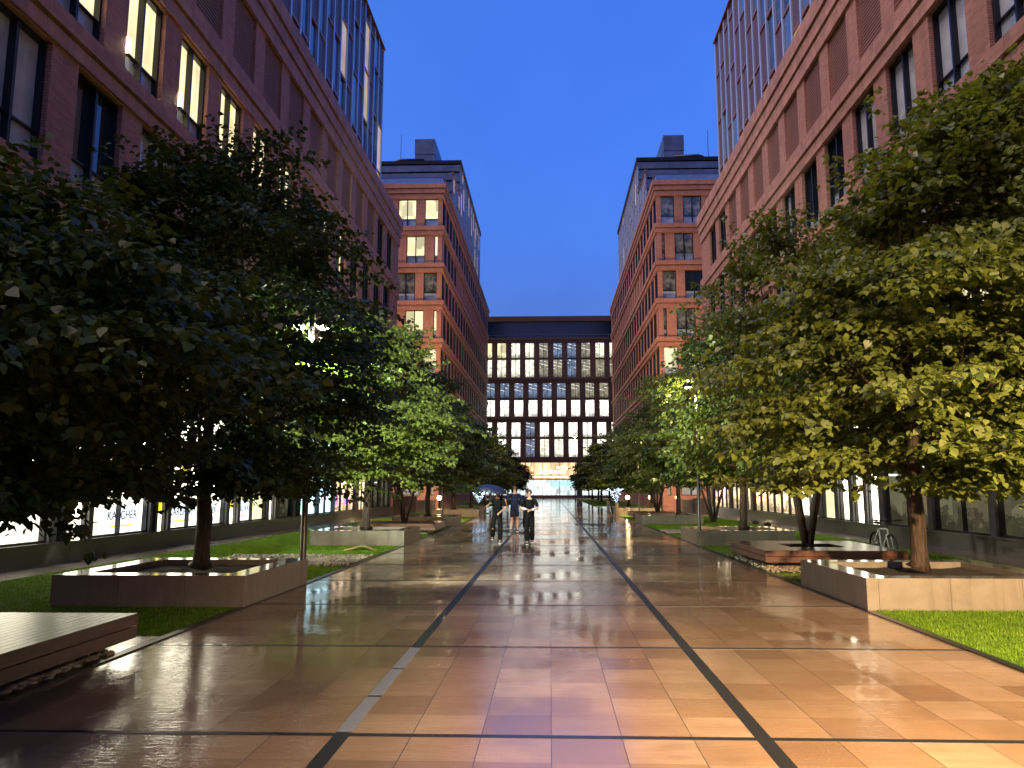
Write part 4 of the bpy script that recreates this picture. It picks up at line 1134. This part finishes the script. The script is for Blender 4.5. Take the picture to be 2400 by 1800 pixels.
lamp_post(3.9, 120, 9.9, 'tall thin lamp in front of the dark end building', True, 900, r=0.07)

# ------------------------------------------------------------------ small things
for i, (a, b_) in enumerate(((5.70, 6.60), (6.68, 7.60), (7.68, 8.60))):
    mb = MB(); mb.box(-0.058, 0.058, -(b_ - a) / 2, (b_ - a) / 2, 0.0036, 0.009)
    lab = ['steel drain cover nearest the camera in the left dark strip', 'middle steel drain cover in the left dark strip', 'farthest steel drain cover in the left dark strip'][i]
    o = mb.build('drain_cover', M['steel_cover']); o.location = (-1.47, (a + b_) / 2, 0); tag(o, lab, 'drain cover', 'steel drain covers')

def low_wall(x0, x1, y0, y1, h, mat, label):
    mb = MB(); mb.box(x0, x1, y0, y1, 0, h); mb.box(x0 - 0.03, x1 + 0.03, y0 - 0.03, y1 + 0.03, h + 0.001, h + 0.06)
    return tag(mb.build('low_wall', M[mat], None, bevel=0.01), label, 'low wall')
low_wall(-13.5, -10.05, 57.8, 58.3, 1.15, 'concd', 'grey mauve low wall in the left cross street')
low_wall(-9.95, -8.75, 57.8, 59.0, 0.85, 'conc', 'small orange lit stone block beside the grey low wall')
low_wall(10.4, 11.15, 61.5, 62.2, 0.85, 'conc', 'pale lit stone block in the right cross street')
low_wall(11.25, 15.2, 61.7, 62.3, 0.95, 'conc', 'long orange lit low wall in the right cross street')
for i, (x, y, lb) in enumerate(((4.3, 50.5, 'nearer of two pale upright stone slabs right of the promenade'), (4.35, 58.5, 'farther of two pale upright stone slabs right of the promenade'))):
    mb = MB(); mb.box(-0.08, 0.08, -0.5, 0.5, 0, 0.85); o = mb.build('stone_slab', M['conc'], None, bevel=0.01); o.location = (x, y, 0); tag(o, lb, 'stone slab', 'upright stone slabs')
gl_ = [(6.0, 60.5, 'globe lamp nearest the promenade in the right cross street'), (7.9, 61.5, 'second globe lamp from the promenade in the right cross street'),
       (9.9, 60.8, 'third globe lamp, in front of the pale lit block'), (13.2, 61.2, 'globe lamp above the long orange low wall'), (-8.2, 57.2, 'single globe lamp by the small orange block on the left')]
for (x, y, lb) in gl_:
    T = thing('globe_lamp', lb, 'lamp', (x, y, 0), 0, 'small globe lamps')
    mb = MB(); mb.tube([(0, 0, 0), (0, 0, 0.95)], 0.035, 8); mb.build('stem', M['black'], T)
    mb = MB(); mb.lathe([(0.16 * math.sin(t * PI / 8) + 0.001, 1.09 - 0.16 * math.cos(t * PI / 8)) for t in range(9)], n=14); mb.build('globe', M['lamp_w'], T, smooth=True)
def led_shrub(x, y, lb, seed):
    T = thing('light_shrub', lb, 'lit ornament', (x, y, 0), 0, 'bare shrubs hung with blue-white lights')
    r = random.Random(seed); st = MB(); be = MB(); be2 = None
    for i in range(26):
        a = r.uniform(0, 2 * PI); sp_ = r.uniform(0.1, 0.8); pts = []
        for k in range(6):
            t = k / 5; pts.append((math.cos(a) * sp_ * t ** 1.3, math.sin(a) * sp_ * t ** 1.3, 0.45 + t * r.uniform(1.2, 1.6)))
        st.tube(pts, [0.02 * (1 - 0.14 * k) for k in range(6)], 5)
        for q in range(6):
            t = r.uniform(0.1, 1.0); j = min(4, int(t * 5)); p = Vector(pts[j]).lerp(Vector(pts[j + 1]), t * 5 - j)
            s = 0.020; be.face_block([p + Vector(v) * s for v in ((1, 0, 0), (-1, 0, 0), (0, 1, 0), (0, -1, 0), (0, 0, 1), (0, 0, -1))],
                                     [(0, 2, 4), (2, 1, 4), (1, 3, 4), (3, 0, 4), (2, 0, 5), (1, 2, 5), (3, 1, 5), (0, 3, 5)])
    b0 = MB(); b0.lathe([(0.35, 0.0), (0.45, 0.45), (0.40, 0.47), (0.0, 0.44)], n=18); b0.build('pot', M['conc'], T)
    st.build('branches', M['bark'], T); be.build('light_beads', M['led'], T)
led_shrub(4.95, 54.5 + 4.2, 'bare shrub of blue-white lights on the right of the promenade', 1)
led_shrub(-5.2, 56.6, 'bare shrub of blue-white lights on the left of the promenade', 2)
# bent board lying on the left lawn
mb = MB(); n = 10; vs = []; fs = []
for i in range(n + 1):
    t = i / n; x = -0.45 + 0.9 * t; z = 0.02 + 0.22 * math.sin(PI * min(1, t * 1.15)) * t
    for (yy, zz) in ((-0.25, 0), (0.25, 0), (0.25, 0.015), (-0.25, 0.015)): vs.append((x, yy, z + zz))
for i in range(n):
    for k in range(4): a = i * 4 + k; b_ = i * 4 + (k + 1) % 4; fs.append((a, b_, b_ + 4, a + 4))
fs += [(3, 2, 1, 0), (n * 4, n * 4 + 1, n * 4 + 2, n * 4 + 3)]
mb.face_block(vs, fs); o = mb.build('bent_board', M['tan'], None, smooth=False); o.location = (-5.35, 21.9, 0); o.rotation_euler = (0, 0, 0.2)
tag(o, 'tan bent board lying on the grass before the lamp lit left planter', 'board')
for i, (x, y, lb) in enumerate(((10.0, 30.5, 'dark ground light nearest the camera along the right sidewalk'), (10.05, 36.5, 'middle dark ground light along the right sidewalk'), (10.05, 38.6, 'farthest dark ground light along the right sidewalk'))):
    mb = MB(); mb.box(-0.12, 0.12, -0.18, 0.18, 0, 0.16); mb.box(-0.09, 0.09, -0.12, 0.12, 0.161, 0.20); o = mb.build('ground_light', M['black'], None, bevel=0.01); o.location = (x, y, 0); tag(o, lb, 'ground light', 'dark ground lights')

# ------------------------------------------------------------------ people
def skinned(name, pts, edges, mat, parent, root=0, sub=2):
    """pts: list of (x,y,z,radius or (rx,ry))"""
    me = bpy.data.meshes.new(name); me.from_pydata([p[:3] for p in pts], edges, []); me.materials.append(mat)
    o = link(name, me, parent)
    sk = o.modifiers.new('skin', 'SKIN'); sk.use_smooth_shade = True; sk.branch_smoothing = 0.4
    d = me.skin_vertices[0].data
    for i, p in enumerate(pts):
        r = p[3]; d[i].radius = r if hasattr(r, '__len__') else (r, r); d[i].use_root = (i == root)
    sb = o.modifiers.new('sub', 'SUBSURF'); sb.levels = sb.render_levels = sub
    return o

def person(label, loc, rz, H, hands, feet, top, legs, elbows=None, shorts=False, hair='hair', sleeve_skin=True, cuff=None, coat_len=0.86):
    """local frame: facing -y, x to the figure's left as the camera sees it (right of picture); feet: ((x,y,z),(x,y,z)); hands likewise"""
    T = thing('person', label, 'person', loc, rz)
    k = H / 1.75
    P = []; E = []
    def v(x, y, z, r): P.append((x * k, y * k, z * k, (r[0] * k, r[1] * k) if hasattr(r, '__len__') else r * k)); return len(P) - 1
    def e(a, b_): E.append((a, b_))
    pel = v(0, 0, 0.96, (0.135, 0.10)); wai = v(0, 0, 1.10, (0.125, 0.095)); che = v(0, 0.0, 1.30, (0.145, 0.105)); nb = v(0, 0.01, 1.44, (0.08, 0.065))
    nk = v(0, 0.0, 1.50, 0.052); jw = v(0, -0.015, 1.575, (0.058, 0.068)); hd = v(0, -0.005, 1.645, (0.072, 0.090)); tp = v(0, 0.005, 1.70, (0.062, 0.078))
    for a, b_ in ((pel, wai), (wai, che), (che, nb), (nb, nk), (nk, jw), (jw, hd), (hd, tp)): e(a, b_)
    ns = v(0, -0.105, 1.628, 0.013); e(hd, ns)
    arms = []
    for i, sx in enumerate((-1, 1)):
        sh = v(sx * 0.185, 0.0, 1.40, 0.055); e(che if False else nb, sh)
        hx, hy, hz = hands[i]
        S0 = Vector((sx * 0.185, 0, 1.40)); Hd = Vector((hx, hy, hz)); mid = (S0 + Hd) / 2; dist = (Hd - S0).length
        L1, L2 = 0.29, 0.26
        off = math.sqrt(max(0.0, L1 * L1 - (min(dist, L1 + L2 - 0.01) / 2) ** 2))
        if elbows: bd = Vector(elbows[i])
        else: bd = Vector((sx * 0.5, 0.3, -1))
        ax = (Hd - S0).normalized(); bd = (bd - ax * bd.dot(ax)).normalized()
        El = mid + bd * off
        el = v(*El, 0.040); wr = v(*Hd, 0.026); e(sh, el); e(el, wr)
        # hand: palm, four bent fingers and a thumb from its side
        fd = (Hd - El).normalized(); sdv = fd.cross(Vector((0, 0, 1)));
        sdv = sdv.normalized() if sdv.length > 0.1 else Vector((0, 1, 0)); dn = fd.cross(sdv).normalized()
        pm = Hd + fd * 0.055; pl_ = v(*pm, (0.036, 0.018)); e(wr, pl_)
        for q, (o_, ln) in enumerate(((-0.028, 0.060), (-0.010, 0.070), (0.010, 0.066), (0.028, 0.052))):
            b0 = pm + fd * 0.035 + sdv * o_; b1 = b0 + fd * ln * 0.55 + dn * 0.012; b2 = b1 + fd * ln * 0.30 + dn * 0.028
            i0 = v(*b0, 0.010); i1 = v(*b1, 0.0085); i2 = v(*b2, 0.0075); e(pl_, i0); e(i0, i1); e(i1, i2)
        t0 = pm - fd * 0.015 - sdv * 0.040; t1 = t0 + fd * 0.035 - sdv * 0.012; i0 = v(*t0, 0.011); i1 = v(*t1, 0.009); e(pl_, i0); e(i0, i1)
        arms.append((S0, El, Hd))
    lg = []
    for i, sx in enumerate((-1, 1)):
        hp = v(sx * 0.095, 0, 0.90, 0.085); e(pel, hp)
        fx, fy, fz = feet[i]; A = Vector((fx, fy, fz + 0.09)); S0 = Vector((sx * 0.095, 0, 0.90)); d_ = (A - S0).length
        L1 = L2 = 0.425; off = math.sqrt(max(0, L1 * L1 - (min(d_, 0.849) / 2) ** 2)); ax = (A - S0).normalized(); bd = Vector((0, -1, 0.1)); bd = (bd - ax * bd.dot(ax)).normalized()
        Kn = (S0 + A) / 2 + bd * off
        kn = v(*Kn, 0.058); cf = v(*(Kn.lerp(A, 0.35) + Vector((0, 0.012, 0))), 0.054); an = v(*A, 0.036); e(hp, kn); e(kn, cf); e(cf, an)
        toe = v(A.x, A.y - 0.13, max(0.035, A.z - 0.06), (0.038, 0.026)); e(an, toe)
        lg.append((S0, Kn, A))
    skinned('body', P, E, M['skin'], T, root=pel)
    # clothing
    P = []; E = []
    a0 = v(0, 0, coat_len, (0.185, 0.145)); a1 = v(0, 0, 1.02, (0.175, 0.135)); a2 = v(0, 0, 1.14, (0.160, 0.125)); a3 = v(0, 0, 1.30, (0.175, 0.128)); a4 = v(0, 0.005, 1.425, (0.105, 0.085)); a5 = v(0, 0.005, 1.465, (0.072, 0.065))
    for a, b_ in ((a0, a1), (a1, a2), (a2, a3), (a3, a4), (a4, a5)): e(a, b_)
    for (S0, El, Hd) in arms:
        s0 = v(*(S0 * 1.0), 0.072); s1 = v(*S0.lerp(El, 0.55), 0.064); s2 = v(*S0.lerp(El, 1.0 if not sleeve_skin else 0.92), 0.056); e(a4, s0); e(s0, s1); e(s1, s2)
        if not sleeve_skin: s3 = v(*El.lerp(Hd, 0.8), 0.040); e(s2, s3)
    skinned('shirt', P, E, M[top], T, root=1)
    P = []; E = []
    b0 = v(0, 0, 1.03, (0.155, 0.118)); b1 = v(0, 0, 0.94, (0.160, 0.122)); e(b0, b1)
    for (S0, Kn, A) in lg:
        h0 = v(*(S0 + Vector((0, 0, -0.03))), 0.098); h1 = v(*S0.lerp(Kn, 0.9), 0.080); e(b1, h0); e(h0, h1)
        if not shorts: h2 = v(*Kn.lerp(A, 0.5), 0.092); h3 = v(*Kn.lerp(A, 1.02), 0.078); e(h1, h2); e(h2, h3)
    skinned('shorts' if shorts else 'trousers', P, E, M[legs], T, root=1)
    for (S0, Kn, A) in lg:
        P = []; E = []
        c0 = v(A.x, A.y + 0.035, A.z - 0.05, (0.045, 0.040)); c1 = v(A.x, A.y - 0.05, A.z - 0.052, (0.048, 0.036)); c2 = v(A.x, A.y - 0.14, max(0.035, A.z - 0.062), (0.044, 0.028)); e(c0, c1); e(c1, c2)
        sh = skinned('shoe', P, E, M['black_cloth'], T, root=1, sub=1)
        so = MB(); so.box((A.x - 0.045) * k, (A.x + 0.045) * k, (A.y - 0.17) * k, (A.y + 0.07) * k, (A.z - 0.092) * k, (A.z - 0.072) * k); so.build('sole', M['white_shoe'], sh, bevel=0.008)
    if cuff:
        for (S0, El, Hd) in arms:
            P = []; E = []
            q0 = v(*El.lerp(Hd, 0.15), 0.048); q1 = v(*El.lerp(Hd, 0.55), 0.050); q2 = v(*El.lerp(Hd, 0.98), 0.036); e(q0, q1); e(q1, q2)
            skinned('cuff', P, E, M[cuff], T, root=1, sub=1)
    # hair cap and eyes
    hb = MB(); vs = []; fs = []; nu, nv = 16, 9
    for i in range(nv + 1):
        ph_ = i / nv * PI * 0.62
        for j in range(nu):
            th = 2 * PI * j / nu; front = max(0.0, -math.sin(th)); p2 = ph_ * (1 - 0.42 * front)
            vs.append((0.090 * math.sin(p2) * math.cos(th) * k, (0.012 + 0.105 * math.sin(p2) * math.sin(th)) * k, (1.655 + 0.103 * math.cos(p2)) * k))
    for i in range(nv):
        for j in range(nu): j2 = (j + 1) % nu; fs.append((i * nu + j, (i + 1) * nu + j, (i + 1) * nu + j2, i * nu + j2))
    hb.face_block(vs, fs); ho = hb.build('hair', M[hair], T, smooth=True); md = ho.modifiers.new('sol', 'SOLIDIFY'); md.thickness = 0.012
    for sx in (-1, 1):
        eb = MB(); eb.lathe([(0.009 * math.sin(t * PI / 6) + 1e-4, -0.009 * math.cos(t * PI / 6)) for t in range(7)], (sx * 0.030 * k, -0.088 * k, 1.650 * k), 8); eb.build('eye', M['black'], T, smooth=True)
    return T

pa = person('person in black walking towards the camera under a navy umbrella', (-1.72, 25.2, 0), 0.0, 1.70,
            ((-0.24, -0.22, 1.28), (0.12, -0.30, 1.02)), ((-0.17, 0.22, 0.10), (0.11, -0.12, 0.0)), 'black_cloth', 'black_cloth', elbows=((-0.8, 0.2, -1), (1, 0.3, -0.6)))
pb = person('person in loose black top with pale lilac forearms walking beside the umbrella', (-0.66, 24.7, 0), 0.0, 1.70,
            ((-0.07, -0.30, 1.12), (0.06, -0.30, 1.10)), ((-0.07, -0.12, 0.0), (0.08, 0.16, 0.03)), 'black_cloth', 'black_cloth', elbows=((-1, 0.3, -0.5), (1, 0.3, -0.5)), cuff='lilac')
pc = person('person in navy shirt and dark shorts seen from behind with bare legs', (-1.45, 31.6, 0), PI, 1.86,
            ((-0.26, -0.05, 0.90), (0.27, 0.06, 0.92)), ((-0.10, -0.22, 0.0), (0.12, 0.24, 0.04)), 'navy', 'navy', shorts=True)
pd = person('dark dressed person walking away, mostly hidden between the others', (-0.98, 33.0, 0), PI, 1.72,
            ((-0.24, -0.05, 0.88), (0.25, 0.06, 0.88)), ((-0.10, 0.20, 0.03), (0.12, -0.2, 0.0)), 'navy', 'black_cloth', sleeve_skin=False)
# umbrella held in the first person's right hand
T = thing('umbrella', 'navy umbrella held over the person in black', 'umbrella', (-1.72 - 0.25, 25.2 - 0.26, 1.16))
T.rotation_euler = (0.10, 0.18, 0.0)
mb = MB(); mb.tube([(0, 0, 0.02), (0, 0, 0.66)], 0.006, 8); mb.build('shaft', M['pole'], T)
mb = MB(); mb.tube([(0, 0, -0.06), (0, 0, 0.06)], 0.014, 8); mb.build('handle', M['black'], T)
vs = []; fs = []; nr, na = 6, 32
for i in range(nr + 1):
    t = i / nr; rr_ = 0.50 * math.sin(t * PI / 2 * 0.97)
    for j in range(na):
        a = 2 * PI * j / na; sc_ = 1 - 0.07 * t * t * (math.sin(a * 4) ** 2); vs.append((rr_ * sc_ * math.cos(a), rr_ * sc_ * math.sin(a), 0.70 - 0.20 * t * t * (1.0 + 0.0 * t)))
for i in range(nr):
    for j in range(na): j2 = (j + 1) % na; fs.append((i * na + j, (i + 1) * na + j, (i + 1) * na + j2, i * na + j2))
mb = MB(); mb.face_block(vs, fs); c = mb.build('canopy', M['umbrella'], T, smooth=False); md = c.modifiers.new('s', 'SOLIDIFY'); md.thickness = 0.003
for i in range(8):
    a = PI / 8 + i * PI / 4 - PI / 8; mb = MB(); mb.tube([(0, 0, 0.45), (0.27 * math.cos(a), 0.27 * math.sin(a), 0.62)], 0.003, 5); mb.build('rib', M['pole'], T)

# ------------------------------------------------------------------ bicycle
T = thing('bicycle', 'pale grey bicycle standing beside the right wooden bench', 'bicycle', (7.84, 18.75, 0), math.radians(-93))
def wheel(x):
    mb = MB(); R0 = 0.335
    mb.tube([(x + R0 * math.cos(t * PI / 18), 0, R0 + 0.01 + R0 * math.sin(t * PI / 18)) for t in range(37)], 0.022, 8, cap=False)
    w = mb.build('wheel', M['rubber'], T, smooth=True)
    rm = MB(); rm.tube([(x + 0.30 * math.cos(t * PI / 18), 0, R0 + 0.01 + 0.30 * math.sin(t * PI / 18)) for t in range(37)], 0.010, 6, cap=False); rm.build('rim', M['pole'], w, smooth=True)
    sp = MB()
    for q in range(14):
        a = q * 2 * PI / 14; sp.tube([(x, 0.02 * (-1) ** q, R0 + 0.01), (x + 0.30 * math.cos(a), 0, R0 + 0.01 + 0.30 * math.sin(a))], 0.0022, 4)
    sp.tube([(x, -0.05, R0 + 0.01), (x, 0.05, R0 + 0.01)], 0.022, 8); sp.build('spokes', M['pole'], w)
wheel(-0.52); wheel(0.52)      # front wheel is at +x (towards the camera once turned)
mb = MB()
bb = (-0.08, 0, 0.30); st = (-0.22, 0, 0.78); ht = (0.33, 0, 0.80); hb_ = (0.37, 0, 0.68)
for a, b_, r_ in ((bb, st, 0.018), (st, ht, 0.018), (bb, hb_, 0.021), (ht, hb_, 0.020)): mb.tube([a, b_], r_, 10)
for sy in (-0.05, 0.05):
    mb.tube([(bb[0], sy * 0.6, bb[2]), (-0.52, sy, 0.345)], 0.011, 8); mb.tube([(st[0], sy * 0.4, st[2] - 0.04), (-0.52, sy, 0.345)], 0.009, 8)
    mb.tube([(0.375, sy, 0.66), (0.40, sy, 0.60), (0.52, sy, 0.345)], 0.013, 8)
mb.tube([(0.375, -0.06, 0.665), (0.375, 0.06, 0.665)], 0.016, 8)
mb.build('frame', M['bike_paint'], T, smooth=True)
mb = MB(); mb.tube([st, (-0.245, 0, 0.90)], 0.013, 8); mb.build('seat_post', M['pole'], T)
mb = MB(); n = 8; vs = []; fs = []
for i in range(n + 1):
    t = i / n; x = -0.38 + 0.29 * t; w_ = 0.075 * (1 - t) ** 0.8 + 0.02
    for (yy, zz) in ((-w_, 0.0), (0, 0.028), (w_, 0.0), (0, -0.03)): vs.append((x, yy, 0.92 + zz))
for i in range(n):
    for q in range(4): a = i * 4 + q; b_ = i * 4 + (q + 1) % 4; fs.append((a, b_, b_ + 4, a + 4))
fs += [(3, 2, 1, 0), (n * 4, n * 4 + 1, n * 4 + 2, n * 4 + 3)]
mb.face_block(vs, fs); mb.build('saddle', M['rubber'], T, smooth=True)
mb = MB(); mb.tube([(0.32, 0, 0.80), (0.30, 0, 0.97)], 0.013, 8); mb.tube([(0.36, -0.31, 1.0), (0.33, -0.15, 0.985), (0.33, 0.15, 0.985), (0.36, 0.31, 1.0)], 0.012, 8); hh_ = mb.build('handlebar', M['black'], T, smooth=True)
for sy in (-1, 1):
    g = MB(); g.tube([(0.345, sy * 0.21, 0.992), (0.362, sy * 0.325, 1.002)], 0.018, 8); g.build('grip', M['rubber'], hh_)
mb = MB(); mb.tube([(bb[0], -0.06, bb[2]), (bb[0], 0.06, bb[2])], 0.045, 12); mb.tube([(bb[0], 0.06, 0.30), (bb[0] + 0.12, 0.07, 0.18)], 0.010, 6); mb.tube([(bb[0], -0.06, 0.30), (bb[0] - 0.12, -0.07, 0.42)], 0.010, 6)
mb.box(bb[0] + 0.08, bb[0] + 0.16, 0.08, 0.16, 0.165, 0.185); mb.box(bb[0] - 0.16, bb[0] - 0.08, -0.16, -0.08, 0.41, 0.43); mb.build('crankset', M['pole'], T)
mb = MB(); mb.box(-0.52, -0.08, -0.035, -0.028, 0.335, 0.350); mb.box(-0.52, -0.08, -0.035, -0.028, 0.270, 0.282); mb.build('chain', M['black'], T)
mb = MB(); mb.tube([(0.15 + 0.1, 0.0, 0.98), (0.10, 0.02, 0.80), (0.30, 0, 0.70)], 0.004, 5); mb.build('brake_cable', M['black'], T)
